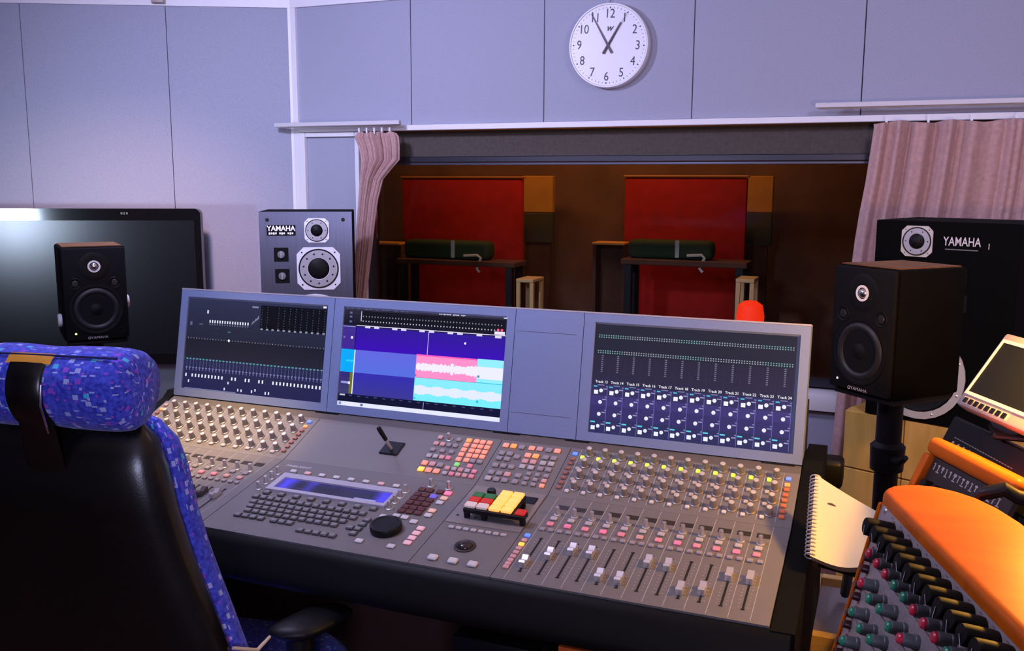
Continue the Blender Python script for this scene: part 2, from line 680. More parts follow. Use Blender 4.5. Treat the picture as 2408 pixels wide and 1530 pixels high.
MB().box(WX0 + 0.031, WX1 - 0.031, YW + 0.095, YW + 0.103, WZ0 + 0.051, 1.49).build('pane', glass_mat(), window)
MB().rbox(WX0 - 0.01, 1.34, YW - 0.045, YW + 0.12, 0.500, 0.570, 0.004, 2).build('window_sill', M_WHITE, window)

# ---- curtain rails
M_RAIL = mat('rail_paint', (0.62, 0.60, 0.63), 0.5)


def curtain_rail(px0, px1, py, zt, label, nring):
    a, b = aty(px0, py, 2.505), aty(px1, py, 2.505)
    r = thing('curtain_rail', label, 'curtain rail', ((a[0] + b[0]) / 2, 2.56, 1.68), 0, 'curtain rails')
    o = V((a[0] + b[0]) / 2, 2.56, 1.68)
    MB().rbox(a[0], b[0], 2.492, 2.515, zt - 0.0185, zt, 0.002, 1).build('valance_board', M_RAIL, r, o)
    MB().box(a[0] + 0.01, b[0] - 0.01, 2.517, 2.535, zt - 0.022, zt - 0.012).build('track', M_WHITE, r, o)
    for s in (0.12, 0.88):
        x = a[0] + (b[0] - a[0]) * s
        MB().box(x - 0.012, x + 0.012, 2.505, 2.599, zt - 0.010, zt - 0.002).build('bracket', M_RAIL, r, o)
    return r


curtain_rail(648, 941, 294, 1.683, 'short pale curtain rail across the white corner post', 5)
curtain_rail(1917, 2700, 262, 1.7105, 'long pale curtain rail above the mauve curtain', 9)

# ---- curtains
M_CURT = mat('mauve_curtain', (0.48, 0.29, 0.27), 0.9, var=0.12, vscale=60, sheen=0.2)


def curtain(name, label, rows, Y, amp, folds, n, mt, seed):
    rnd = random.Random(seed)
    ph = [rnd.uniform(0, 6.28) for _ in range(8)]
    grid = []
    for i, (zz, xa, xb) in enumerate(rows):
        row = []
        for j in range(n + 1):
            u = j / n
            uu = u + 0.012 * math.sin(u * 31 + ph[0]) + 0.02 * math.sin(u * 13 + ph[1])
            k = i / (len(rows) - 1)
            w = math.sin(2 * PI * folds * uu + ph[2] + 0.8 * k * math.sin(u * 5))
            w = math.copysign(abs(w) ** 0.75, w)
            d = amp * (0.75 + 0.5 * math.sin(u * 9 + ph[3])) * w + 0.3 * amp * math.sin(2 * PI * folds * 2.3 * uu + ph[4] + k)
            x = xa + (xb - xa) * u
            # scalloped hem at the top between the hooks
            dz = -0.010 * (0.5 + 0.5 * math.cos(2 * PI * folds * 0.5 * u)) if i == 0 else 0
            row.append((x, Y + d, zz + dz))
        grid.append(row)
    mb = MB().grid(grid)
    o = mb.build('fabric', mt, None, smooth=80)
    r = thing(name, label, 'curtain', ((rows[-1][1] + rows[-1][2]) / 2, Y, rows[-1][0]), 0, 'curtains beside the window')
    o.parent = r
    o.location = (-r.location[0], -r.location[1], -r.location[2])
    s = o.modifiers.new('thick', 'SOLIDIFY')
    s.thickness = 0.003
    xa, xb, zt = rows[0][1], rows[0][2], rows[0][0]
    for k in range(max(3, int(folds * 0.7))):
        x = xa + (xb - xa) * (k + 0.3) / max(3, int(folds * 0.7))
        MB().box(x - 0.004, x + 0.004, Y - 0.003, Y + 0.003, zt - 0.012, zt + 0.016).build('hook', M_WHITE, r, r.location)
    return r


rl = []
for y, a, b in ((309, 838, 928), (322, 833, 934), (345, 843, 936), (375, 849, 936), (395, 848, 918), (420, 846, 897), (470, 842, 884), (530, 838, 876), (590, 834, 869), (650, 830, 862), (720, 827, 854), (800, 824, 852), (900, 822, 850), (1000, 822, 850)):
    pa, pb = aty(a, y, 2.52), aty(b, y, 2.52)
    rl.append((pa[2], pa[0], pb[0]))
curtain('curtain', 'narrow mauve curtain gathered beside the silver-fronted loudspeaker', rl, 2.525, 0.012, 8, 120, M_CURT, 3)
rr = []
for y, a in ((285, 2056), (300, 2056), (360, 2047), (430, 2036), (500, 2022), (560, 2012), (620, 2004), (700, 1994), (800, 1982), (900, 1972), (1000, 1962), (1110, 1950)):
    pa = aty(a, y, 2.515)
    rr.append((pa[2], pa[0], 1.45))
curtain('curtain', 'wide mauve curtain hanging behind the black loudspeaker', rr, 2.50, 0.022, 11, 260, M_CURT, 5)

# ---- wall clock
pc = aty(1437, 110, YW)
ck = thing('wall_clock', 'round white wall clock with black numerals above the window', 'clock', (pc[0], YW, pc[2]))
ck.rotation_euler = (0, math.radians(2.6), 0)
RC = 0.172
M_DIAL = mat('clock_dial', (0.80, 0.80, 0.86), 0.4)
M_INK = mat('clock_ink', (0.03, 0.03, 0.04), 0.5)
MB().lathe([(RC * 0.985, 0), (RC, 0.004), (RC, 0.040), (RC * 0.985, 0.047), (RC * 0.955, 0.047), (RC * 0.945, 0.042), (0.0, 0.042)], 72, (0, 0, 0), (0, -1, 0)).build('case', M_WHITE, ck)
fy = -0.0425
MB().lathe([(RC * 0.944, 0.0), (0.0, 0.0004)], 72, (0, fy, 0), (0, -1, 0)).build('dial', M_DIAL, ck)
tk = MB()
for i in range(60):
    a = 2 * PI * i / 60
    tk.T = Matrix.Translation((0, fy - 0.0008, 0)) @ Matrix.Rotation(a, 4, 'Y')
    w, l = (0.0024, 0.0060) if i % 5 == 0 else (0.0007, 0.0055)
    tk.box(-w, w, -0.0003, 0.0003, RC * 0.90 - l, RC * 0.90)
tk.T = None
tk.build('minute_marks', M_INK, ck, smooth=0)
for i in range(1, 13):
    a = 2 * PI * i / 12
    v, f = text_polys(str(i), 0.052, sx=0.86)
    mb = MB()
    mb.T = Matrix.Translation((RC * 0.735 * math.sin(a), fy - 0.0012, RC * 0.735 * math.cos(a))) @ Matrix.Rotation(PI / 2, 4, 'X')
    mb._add(v, f)
    mb.build('numeral', M_INK, ck, smooth=0)
lg = MB()
lg.T = Matrix.Translation((0.001, fy - 0.0012, 0.066)) @ Matrix.Rotation(PI / 2, 4, 'X')
v, f = text_polys('W', 0.024, shear=0.35, bold=0.0012)
lg._add(v, f)
lg.build('emblem', M_INK, ck, smooth=0)


def hand(nm, ang, l, tail, w0, w1, y):
    mb = MB()
    mb.T = Matrix.Translation((0, y, 0)) @ Matrix.Rotation(math.radians(ang), 4, 'Y')
    mb.prism([(-w0, -tail), (w0, -tail), (w1, l), (-w1, l)], -0.0006, 0.0006, lambda x, z, d: (x, d, z))
    mb.T = None
    mb.build(nm, mat('clock_hand', (0.085, 0.05, 0.075), 0.5), ck, smooth=0)


hand('hour_hand', 28.5, 0.104, 0.038, 0.0066, 0.0036, fy - 0.0035)
hand('minute_hand', -32.2, 0.150, 0.036, 0.0052, 0.0012, fy - 0.0055)
hand('second_hand', 30.3, 0.150, 0.04, 0.0011, 0.0006, fy - 0.0075)
MB().cyl((0, fy, 0), (0, fy - 0.009, 0), 0.006).build('hub', mat('clock_hand', (0, 0, 0)), ck)
MB().tube([(-0.012, -0.012, RC - 0.004), (-0.010, -0.010, RC + 0.05), (0.004, -0.004, ZC - pc[2] - 0.04)], 0.0012, 6).build('hanging_wire', M_GAP, ck)

# little fixture under the cornice of the left wall
q = lw(0.605, 0.019, 0)
fx = MB()
fx.T = Matrix.Translation((q[0], q[1], 0)) @ Matrix.Rotation(A_L, 4, 'Z')
fx.rbox(-0.030, 0.026, -0.05, 0.0, ZC - 0.030, ZC - 0.001, 0.004, 2)
tag(fx.build('cable_clip', mat('tan_plastic', (0.45, 0.36, 0.33), 0.5)), 'small tan cable clip where the left wall meets the ceiling', 'clip')

# ================================================================ the recording room behind the glass
M_SW = mat('studio_wall', (0.16, 0.075, 0.04), 0.9, var=0.2, vscale=5)
sb = struct(MB().box(-4.4, 2.4, 4.75, 4.85, 0, 2.3).build('wall_studio_back', M_SW))
struct(MB().box(-4.4, -4.3, YW + 0.13, 4.75, 0, 2.3).build('wall_studio_left', M_SW))
struct(MB().box(2.3, 2.4, YW + 0.13, 4.75, 0, 2.3).build('wall_studio_right', M_SW))
struct(MB().box(-4.4, 2.4, YW + 0.11, 4.85, 2.3, 2.36).build('ceiling_studio', M_SW))
M_RED = mat('red_cloth', (0.42, 0.006, 0.001), 0.9, var=0.15, vscale=14)
M_OCHRE = mat('ochre_board', (0.55, 0.25, 0.03), 0.8, var=0.1, vscale=10)
M_OLIVE = mat('olive_board', (0.06, 0.055, 0.03), 0.9)
M_DKBR = mat('dark_brown_cloth', (0.10, 0.035, 0.015), 0.9, var=0.2, vscale=8)


def srect(x0, y0, x1, y1, Y):
    a, b = aty(x0, y0, Y), aty(x1, y1, Y)
    return a[0], b[0], b[2], a[2]


for (x0, y0, x1, y1, side) in ((945, 419, 1225, 770, 'left'), (1470, 417, 1742, 790, 'right')):
    a, b, z0, z1 = srect(x0, y0, x1, y1, 4.35)
    z0 = 0.02
    r = thing('acoustic_screen', 'large red cloth acoustic screen, %s of the two behind the glass' % side, 'screen', ((a + b) / 2, 4.4, 0), 0, 'red acoustic screens')
    o = r.location.copy()
    MB().rbox(a, b, 4.35, 4.40, z0 + 0.06, z1, 0.008, 2).build('panel', M_RED, r, o)
    MB().rbox(a - 0.01, b + 0.01, 4.345, 4.405, z1 + 0.001, z1 + 0.014, 0.003, 1).build('top_rail', mat('rail_brass', (0.5, 0.2, 0.06), 0.4), r, o)
    for x in (a + 0.08, b - 0.08):
        MB().box(x - 0.03, x + 0.03, 4.25, 4.5, 0, z0 + 0.058).build('foot', M_BLKMATT, r, o)
    # ochre board with an olive lower half beside it
    xa, xb, za, zb = srect(x1 + 4, 413, x1 + 74, 500, 4.55)
    r = thing('absorber_board', 'ochre and olive upright board beside the %s red screen' % side, 'board', ((xa + xb) / 2, 4.58, 0), 0, 'boards beside the red screens')
    o = r.location.copy()
    MB().rbox(xa, xb, 4.55, 4.60, za, zb, 0.004, 1).build('upper_panel', M_OCHRE, r, o)
    MB().rbox(xa, xb, 4.55, 4.60, za - 0.20, za - 0.004, 0.004, 1).build('lower_panel', M_OLIVE, r, o)
    MB().box(xa + 0.02, xb - 0.02, 4.56, 4.59, 0, za - 0.204).build('stand_panel', M_DKBR, r, o)
    # dark soft case with a white strap lying on a table in front of the screen
    ca, cb, cz0, cz1 = srect(x0 + 8, 562, x0 + 206, 612, 3.95)
    r = thing('instrument_case', 'dark green instrument case with white strap before the %s red screen' % side, 'case', ((ca + cb) / 2, 4.0, cz0), 0, 'dark cases on the studio tables')
    o = r.location.copy()
    MB().rbox(ca, cb, 3.92, 4.05, cz0, cz1, 0.03, 3).build('body', mat('dark_green_cloth', (0.025, 0.045, 0.012), 0.8), r, o)
    sx = ca + (cb - ca) * 0.6
    MB().rbox(sx - 0.012, sx + 0.012, 3.912, 3.9195, cz0 + 0.01, cz1 + 0.002, 0.002, 1).build('strap', mat('strap_white', (0.55, 0.55, 0.45), 0.7), r, o)
    ta, tb = aty(x0 + 145, 601, 3.90), aty(x0 + 188, 640, 3.90)
    MB().tube([(ta[0], 3.905, ta[2]), ((ta[0] + tb[0]) / 2 + 0.03, 3.90, ta[2] + 0.006), (tb[0] - 0.005, 3.895, ta[2] - 0.01), (tb[0] - 0.03, 3.893, tb[2] + 0.02), (tb[0] - 0.012, 3.892, tb[2])], 0.009, 6).build('loose_strap', MATS['strap_white'], r, o)
    # table under the case
    r = thing('studio_table', 'dark table carrying the case before the %s red screen' % side, 'table', ((ca + cb) / 2, 4.0, 0), 0, 'studio tables')
    o = r.location.copy()
    MB().rbox(ca - 0.02, cb + 0.20, 3.86, 4.07, cz0 - 0.032, cz0 - 0.001, 0.004, 1).build('tabletop', M_DKBR, r, o)
    for x in (ca + 0.02, cb + 0.16):
        for y in (3.89, 4.04):
            MB().box(x - 0.02, x + 0.02, y - 0.02, y + 0.02, 0, cz0 - 0.033).build('leg', M_BLKMATT, r, o)
    # low shelf unit with a brass edge on its left
    la, lb, lz0, lz1 = srect(x0 - 78, 569, x0 - 3, 700, 4.1)
    r = thing('shelf_unit', 'low wooden shelf unit left of the %s red screen' % side, 'shelf', ((la + lb) / 2, 4.2, 0), 0, 'low studio shelves')
    o = r.location.copy()
    MB().rbox(la, lb - 0.003, 4.1, 4.24, lz1 - 0.015, lz1, 0.003, 1).build('top_board', mat('brass_edge', (0.75, 0.33, 0.06), 0.5), r, o)
    MB().box(la, lb - 0.003, 4.12, 4.24, 0.33, 0.36).build('shelf_board', MATS['brass_edge'], r, o)
    MB().box(la, la + 0.02, 4.12, 4.24, 0, lz1 - 0.016).build('side_board', M_DKBR, r, o)
    MB().box(lb - 0.023, lb - 0.003, 4.12, 4.24, 0, lz1 - 0.016).build('side_board', M_DKBR, r, o)
    MB().box(la + 0.021, lb - 0.024, 4.22, 4.24, 0, lz1 - 0.016).build('back_board', M_DKBR, r, o)
    # small open wooden frame at the right foot of the screen
    fa, fb, fz0, fz1 = srect(x1 - 12, 655, x1 + 28, 745, 3.66)
    r = thing('wooden_stool', 'small pale wooden stool at the foot of the %s red screen' % side, 'stool', ((fa + fb) / 2, 3.75, 0), 0, 'pale studio stools')
    o = r.location.copy()
    MB().rbox(fa, fb, 3.66, 3.84, fz1 - 0.02, fz1, 0.003, 1).build('seat', mat('pale_wood', (0.75, 0.5, 0.2), 0.6), r, o)
    for x in (fa + 0.012, fb - 0.012):
        for y in (3.675, 3.825):
            MB().box(x - 0.011, x + 0.011, y - 0.011, y + 0.011, 0, fz1 - 0.021).build('leg', MATS['pale_wood'], r, o)

# glowing red lamp seen through the right end of the glass
la, lb, lz0, lz1 = srect(1732, 706, 1797, 760, 3.4)
r = thing('table_lamp', 'small glowing red lamp behind the glass above the right screen', 'lamp', ((la + lb) / 2, 3.4, 0))
rad = (lb - la) / 2
MB().lathe([(rad * 0.95, lz0), (rad, lz0 + 0.03), (rad * 0.85, lz1 - 0.02), (rad * 0.45, lz1), (rad * 0.40, lz1)], 24).build('shade', mat('red_glow', (0.5, 0.02, 0.01), 0.6, emit=(1.0, 0.03, 0.004), es=0.9), r)
MB().lathe([(0.10, 0), (0.10, 0.02), (0.015, 0.03), (0.015, lz0 + 0.02)], 20).build('base', M_BLACK, r)

# ================================================================ mixing console
P0, P1, P2, P3 = V(0, .4834, 1.1495), V(0, .4349, .8964), V(0, .2716, .8308), V(0, 0, .78)
XL, XR = -1.0553, 0.4184
BAYS = [(-1.0553, -0.6166), (-0.6166, -0.1735), (-0.1735, -0.0231), (-0.0231, 0.4184)]
ROOT = V(-0.318, 0.25, 0)
console = thing('mixing_console', 'wide grey mixing console with three screens and rows of silver knobs', 'mixing console', tuple(ROOT))


def pframe(A, B):
    et = (B - A) / np.linalg.norm(B - A)
    n = V(0, et[2], -et[1])
    return frameM(A - ROOT, (1, 0, 0), -et, n)


FS, FU, FL = pframe(P0, P1), pframe(P1, P2), pframe(P2, P3)
LS, LU, LL = 0.25764, 0.1760, 0.2763


def pobj(name, mb, mt, F, parent=None, smooth=35):
    o = obj(name, mb.mesh(name, mt, None, smooth), parent or console)
    if parent is None:
        o.matrix_local = F
    return o


def place(name, me, parent, x, t, h=0.0, rz=0.0, s=None):
    o = bpy.data.objects.new(name, me)
    COL.objects.link(o)
    o.parent = parent
    o.location = (x, -t, h)
    if rz:
        o.rotation_euler = (0, 0, rz)
    return o


# ---- body, cheeks, armrest, legs
prof = [(0.004, .700), (0.004, .764), (.2716, .8145), (.4349, .880), (.470, 1.00), (.535, 1.00), (.545, .66), (.30, .60)]
mb = MB().prism(prof, XL + 0.001, XR - 0.001, lambda y, z, x: (x, y, z))
mb.build('chassis', M_BLKMATT, console, ROOT, smooth=0)
ck_prof = [(-0.004, .69), (-0.004, .776), (.268, .8265), (.425, .8895), (.443, .905), (.56, .905), (.56, .60), (.28, .58)]
for a, b in ((XL - 0.024, XL - 0.001), (XR + 0.001, XR + 0.036)):
    MB().prism(ck_prof, a, b, lambda y, z, x: (x, y, z)).build('side_cheek', mat('cheek_black', (0.003, 0.003, 0.003), 0.7, spec=0.12), console, ROOT, smooth=0)
arm = [(0.002, .7768), (-.004, .774), (-.012, .762), (-.028, .736), (-.034, .725), (-.036, .716), (-.032, .706), (-.022, .700), (-.008, .697), (.003, .697)]
MB().prism(arm, XL - 0.02, XR + 0.03, lambda y, z, x: (x, y, z)).build('armrest', mat('armrest_vinyl', (0.005, 0.005, 0.005), 0.45, spec=0.14), console, ROOT, smooth=60)
for x in (-0.96, 0.37):
    MB().rbox(x - .03, x + .03, .12, .48, 0, .615, .006, 2).build('leg', M_BLKMATT, console, ROOT)
MB().box(-1.06, 0.41, .50, .53, .01, .66).build('modesty_panel', mat('brown_laminate', (0.05, 0.022, 0.016), 0.7), console, ROOT)

# ---- rounded rear cover at the right end
MB().rbox(.425, .485, .565, .625, .815, .872, .010, 3).build('rear_cover', M_BLACK, console, ROOT)

# ---- screen housing
back = MB().prism([(-0.002, -0.036), (LS - 0.002, -0.036), (LS - 0.002, -0.080), (-0.002, -0.080)], XL + .004, XR - .004, lambda t, h, x: (x, -t, h))
pobj('screen_housing', back, M_BLACK, FS, smooth=0)
SW, AT, AB = 0.3994, 0.0646, 0.9288
T0, T1 = AT * LS, AB * LS
SC = {0: -1.0338, 1: -0.5918, 3: 0.0010}
bez = []
for i, (a, b) in enumerate(BAYS):
    mb = MB()
    g = 0.0007
    a += g
    b -= g
    if i in SC:
        x0, x1 = SC[i], SC[i] + SW
        for (u0, u1, v0, v1) in ((a, b, 0, T0), (a, b, T1, LS), (a, x0, T0, T1), (x1, b, T0, T1)):
            mb.box(u0, u1, -v1, -v0, -0.035, 0)
        # chamfered inner edge
        c = 0.004
        mb.quad((x0, -T0, 0), (x1, -T0, 0), (x1 - c, -T0 - c, -0.004), (x0 + c, -T0 - c, -0.004))
    else:
        mb.box(a, b, -LS, 0, -0.035, 0)
    o = pobj('screen_bezel' if i in SC else 'blank_panel', mb, M_BEZEL, FS, smooth=0)
    bez.append(o)
    if i == 2:
        ln = MB()
        for t_ in (0.0455, 0.2150):
            ln.box(a + 0.004, b - 0.014, -t_ - 0.0004, -t_ + 0.0004, -0.0005, 0.0002)
        obj('panel_seam', ln.mesh('panel_seam', M_GAP, None, 0), o)
mbx = MB().box(XL + .0005, XR - .0005, 0.0003, 0.0035, -0.035, 0.0005)
pobj('top_edge', mbx, mat('edge_light', (0.5, 0.48, 0.54), 0.4, 0.3), FS)
for (a, b) in ((-0.645, -0.585), (-0.205, -0.145), (-0.045, 0.005), (0.345, 0.405)):
    pobj('hinge_slot', MB().box(a, b, -LS - 0.006, -LS - 0.0005, -0.01, 0.0005), M_BLACK, FS)

# ---- screens with their pictures
M_SCR = mat('screen_glass', (0.01, 0.01, 0.014), 0.18)


class Scr:
    def __init__(self, x0, base):
        self.x0, self.mb, self.k = x0, MB(), 0
        self.r(0, 0, 1, 1, base, 0)

    def p(self, u, v, l):
        return (self.x0 + u * SW, -(T0 + v * (T1 - T0)), -0.0038 + 0.00012 * l)

    def r(self, u0, v0, u1, v1, c, l=1):
        self.mb.cur = C(*c)
        self.mb.quad(self.p(u0, v1, l), self.p(u1, v1, l), self.p(u1, v0, l), self.p(u0, v0, l))

    def g(self, u0, v0, u1, v1, ca, cb, n=6, l=1):
        for i in range(n):
            k = (i + 0.5) / n
            c = tuple(a + (b - a) * k for a, b in zip(ca, cb))
            self.r(u0, v0 + (v1 - v0) * i / n, u1, v0 + (v1 - v0) * (i + 1) / n, c, l)

    def dot(self, u, v, w, h, c, l=3):
        self.r(u - w / 2, v - h / 2, u + w / 2, v + h / 2, c, l)

    def disc(self, u, v, rr, c, l=3):
        self.mb.cur = C(*c)
        q = self.p(u, v, l)
        vs_ = [(q[0] + rr * math.cos(2 * PI * i / 10), q[1] + rr * math.sin(2 * PI * i / 10), q[2]) for i in range(10)]
        self.mb._add(vs_, [tuple(range(10))])

    def txt(self, u, v, s, size, c, l=3, align='CENTER', bold=0.0):
        vv, f = text_polys(s, size, align, bold=bold)
        q = self.p(u, v, l)
        self.mb.cur = C(*c)
        self.mb._add([(q[0] + a, q[1] + b, q[2]) for a, b, _ in vv], f)

    def done(self, bezel):
        s = obj('screen', MB().box(self.x0 + .0002, self.x0 + SW - .0002, -T1 + .0002, -T0 - .0002, -0.012, -0.0042).mesh('screen', M_SCR, None, 0), bezel)
        g = obj('screen_picture', self.mb.mesh('screen_picture', graphic_mat(), None, 0), bezel)
        return g


# left screen
s = Scr(SC[0], (34, 38, 62))
s.g(0, 0, 1, .45, (44, 48, 78), (32, 36, 56), 8, 1)
s.g(0, .45, 1, .66, (26, 28, 42), (34, 34, 50), 6, 1)
s.g(0, .66, 1, 1, (38, 40, 76), (32, 34, 80), 6, 1)
s.r(.535, .045, .992, .30, (4, 6, 12), 2)
for i in range(12):
    for j in range(9):
        if i in (2,):
            continue
        s.dot(.545 + .0395 * i, .065 + .026 * j, .004, .008, (105, 125, 130) if (i * 7 + j * 3) % 4 else (60, 80, 90))
    s.dot(.55 + .039 * i, .297, .016, .018, (140, 150, 165))
for i in range(16):
    s.dot(.171 + .0186 * i, .254, .009, .030, (225, 228, 245))
    s.dot(.171 + .0186 * i, .285, .007, .015, (110, 115, 145))
s.dot(.150, .152, .012, .036, (215, 215, 235))
s.dot(.031, .287, .016, .04, (95, 100, 130))
s.dot(.105, .29, .03, .015, (80, 85, 110))
s.dot(.494, .069, .045, .018, (130, 132, 155))
s.dot(.975, .020, .022, .028, (235, 235, 250))
for i in range(9):
    s.r(.471 + .006 * i, .253 - .0098 * i - .008 * (i % 3), .478 + .006 * i, .258 - .0085 * i, (125, 130, 155), 3)
for i in range(48):
    s.dot(.018 + .0206 * i, .447, .007, .012, (100, 100, 120) if i % 3 else (130, 120, 130))
s.disc(.321, .447, .0032, (245, 245, 255))
s.dot(.319, .356, .022, .015, (70, 100, 110))
for i in range(40):
    u = .022 + .0247 * i
    s.dot(u, .672, .014, .014, (100, 150, 160) if i % 5 else (60, 170, 140))
    s.dot(u, .725, .003, .075, (85, 95, 140))
    s.dot(u, .766, .014, .012, (120, 125, 175))
    s.dot(u, .785, .006, .026, (105, 105, 160))
for u in [.022] + [.070 + .0247 * i for i in range(10)] + [.365, .390, .464, .489, .561, .586] + [.661 + .0247 * i for i in range(14)]:
    s.dot(u, .850, .010, .034, (235, 238, 255))
for u, v in ((.045, .915), (.34, .897), (.316, .965), (.415, .962), (.439, .965), (.514, .962), (.538, .945), (.612, .965), (.635, .963)):
    s.dot(u, v, .009, .028, (225, 228, 250))
s.r(.018, .988, .40, .998, (120, 122, 165), 2)
s.r(0, .0, 1, .018, (62, 64, 92), 2)
s.done(bez[0])

# middle screen
s = Scr(SC[1], (20, 22, 44))
s.g(0, 0, 1, .19, (48, 46, 66), (14, 12, 26), 5, 1)
s.r(.115, .035, .99, .15, (8, 8, 14), 2)
for i in range(46):
    s.r(.124 + .0188 * i, .035, .1255 + .0188 * i, .145, (34, 34, 48), 3)
    s.dot(.126 + .0187 * i, .090, .006, .012, (140, 145, 165), 4)
    s.dot(.126 + .0187 * i, .138, .006, .012, (190, 195, 215), 4)
s.r(.110, .04, .115, .14, (200, 200, 225), 3)
for i in range(17):
    if i not in (8, 13):
        s.dot(.600 + .0094 * i, .013 + .002 * (i % 2), .0074, .017 if i % 3 else .021, (215, 215, 240), 4)
for i, u in enumerate((.02, .05, .09, .14, .17, .21, .25, .28, .33, .37, .40)):
    s.dot(u, .014, .02, .012, (110, 110, 140))
for v in (.06, .10, .15):
    s.dot(.045, v, .016, .02, (95, 100, 150))
s.dot(.988, .010, .022, .026, (240, 240, 255), 4)
s.disc(.950, .135, .0030, (255, 90, 140), 5)
s.disc(.972, .135, .0030, (255, 90, 140), 5)
s.r(0, .182, 1, .198, (40, 34, 80), 2)
s.r(.086, .181, 1, .188, (225, 220, 245), 3)
s.r(0, .195, .08, .203, (150, 145, 210), 3)
for u in (.142, .199, .314, .370, .484, .542, .656, .713, .827):
    s.r(u, .188, u + .033, .206, (220, 215, 245), 3)
s.r(.930, .15, .990, .178, (235, 230, 250), 3)
s.r(.935, .19, .972, .212, (230, 225, 250), 3)
s.g(0, .20, 1, .43, (46, 22, 150), (58, 4, 186), 6, 1)
s.g(0, .203, .082, .43, (62, 46, 140), (66, 36, 150), 4, 2)
s.r(.082, .20, .087, .43, (22, 8, 90), 3)
s.dot(.062, .31, .014, .026, (240, 220, 255))
s.dot(.012, .31, .010, .018, (130, 110, 200))
s.r(0, .43, .088, .66, (0, 170, 250), 2)
s.dot(.06, .545, .05, .018, (40, 205, 255))
s.g(.0, .66, .088, .88, (50, 40, 120), (60, 62, 110), 4, 2)
s.r(.066, .665, .086, .875, (110, 110, 30), 3)
s.dot(.035, .766, .045, .022, (150, 150, 220))
s.dot(.065, .768, .014, .026, (230, 235, 255), 4)
s.r(.0855, .43, .092, .877, (235, 240, 255), 4)
s.g(.093, .431, .478, .66, (100, 104, 226), (86, 112, 226), 5, 2)
s.g(.093, .66, .477, .88, (52, 44, 176), (58, 56, 150), 5, 2)
s.r(.478, .424, .845, .65, (255, 146, 206), 2)
s.r(.478, .424, .845, .438, (250, 90, 190), 3)
s.r(.845, .421, 1, .65, (150, 240, 255), 2)
s.r(.845, .644, 1, .652, (60, 205, 240), 3)
s.g(.477, .652, 1, .877, (140, 238, 255), (120, 240, 252), 4, 2)
rs = random.Random(4)
n = 56
for i in range(n):
    u0, u1 = .480 + .365 * i / n, .480 + .365 * (i + 1) / n
    k = .022 + .012 * abs(math.sin(i * .9)) + .012 * rs.random() + (.014 if 31 < i < 35 else 0) + (.012 if i > 46 else 0)
    s.r(u0, .545 - k, u1, .545 + k, (246, 240, 255), 3)
s.r(.845, .495, 1, .61, (238, 240, 255), 3)
for i in range(24):
    u0, u1 = .480 + .52 * i / 24, .480 + .52 * (i + 1) / 24
    k = .040 + .008 * math.sin(i * 1.3)
    s.r(u0, .770 - k, u1, .770 + k, (228, 238, 255), 3)
s.dot(.856, .59, .012, .022, (70, 140, 190), 4)
s.dot(.860, .83, .012, .022, (60, 180, 220), 4)
s.dot(.482, .63, .008, .02, (240, 60, 150), 4)
s.dot(.485, .855, .010, .02, (60, 190, 220), 4)
s.r(0, .88, 1, .958, (10, 12, 46), 2)
s.r(.01, .885, .045, .90, (200, 200, 225), 3)
for i in range(17):
    s.dot(.08 + .054 * i, .895, .02, .010, (60, 70, 120), 3)
s.r(0, .958, 1, 1, (232, 234, 255), 3)
s.r(.008, .966, .024, .992, (120, 140, 210), 4)
s.r(.15, .966, .165, .99, (90, 100, 150), 4)
s.r(.5405, .198, .5445, .424, (200, 180, 245), 4)
s.r(.541, .888, .5435, .956, (180, 190, 240), 4)
s.disc(.765, .285, .0026, (245, 240, 255), 4)
s.done(bez[1])

# right screen
s = Scr(SC[3], (34, 34, 52))
s.g(0, 0, 1, .30, (36, 38, 52), (36, 36, 54), 4, 1)
s.g(0, .30, 1, .56, (42, 38, 58), (44, 40, 68), 4, 1)
for v0, v1, c in ((.56, .66, (50, 46, 92)), (.66, .75, (62, 54, 116)), (.75, .87, (54, 48, 104)), (.87, 1, (46, 46, 92))):
    s.r(0, v0, .985, v1, c, 2)
s.r(.985, 0, 1, 1, (62, 66, 96), 3)
for row, v in ((0, .125), (1, .266)):
    for i in range(78):
        u = .024 + .0123 * i
        c = (150, 160, 170) if (i // 11) % 3 else (120, 165, 165)
        s.dot(u, v - .010, .006, .010, c)
        s.dot(u, v + .008, .006, .010, c)
for i in range(12):
    uc = .0455 + .0812 * i
    for j in range(9):
        s.dot(uc + .002, .300 + .0178 * j, .010, .009, (112, 110, 135))
    s.r(uc + .040, .30, uc + .0412, .56, (52, 50, 86), 3)
    s.r(uc + .0375, .575, uc + .040, .99, (112, 106, 178), 3)
    s.txt(uc + .006, .538, 'Track %d' % (13 + i), .0072, (245, 245, 255), 4, bold=.0001)
    s.dot(uc + .005, .566, .034, .010, (110, 115, 165))
    s.dot(uc - .024, .580, .018, .012, (80, 190, 215))
    s.dot(uc - .0195, .632, .021, .036, (246, 246, 255), 4)
    s.disc(uc + .0065, .616, .0040, (240, 240, 252), 4)
    s.disc(uc + .0055, .720, .0040, (235, 235, 250), 4)
    s.disc(uc + .0035, .828, .0040, (235, 235, 250), 4)
    s.disc(uc + .0025, .937, .0038, (235, 235, 250), 4)
    s.dot(uc - .0235, .954, .021, .036, (240, 244, 255), 4)
    s.dot(uc - .026, .902, .024, .013, (90, 205, 225))
    for v, du in ((.600, .028), (.694, .026), (.812, .026), (.918, .026)):
        s.dot(uc + du, v, .020, .010, (150, 150, 195))
        s.dot(uc + du + .008, v - .022, .010, .010, (120, 122, 170))
s.done(bez[3])

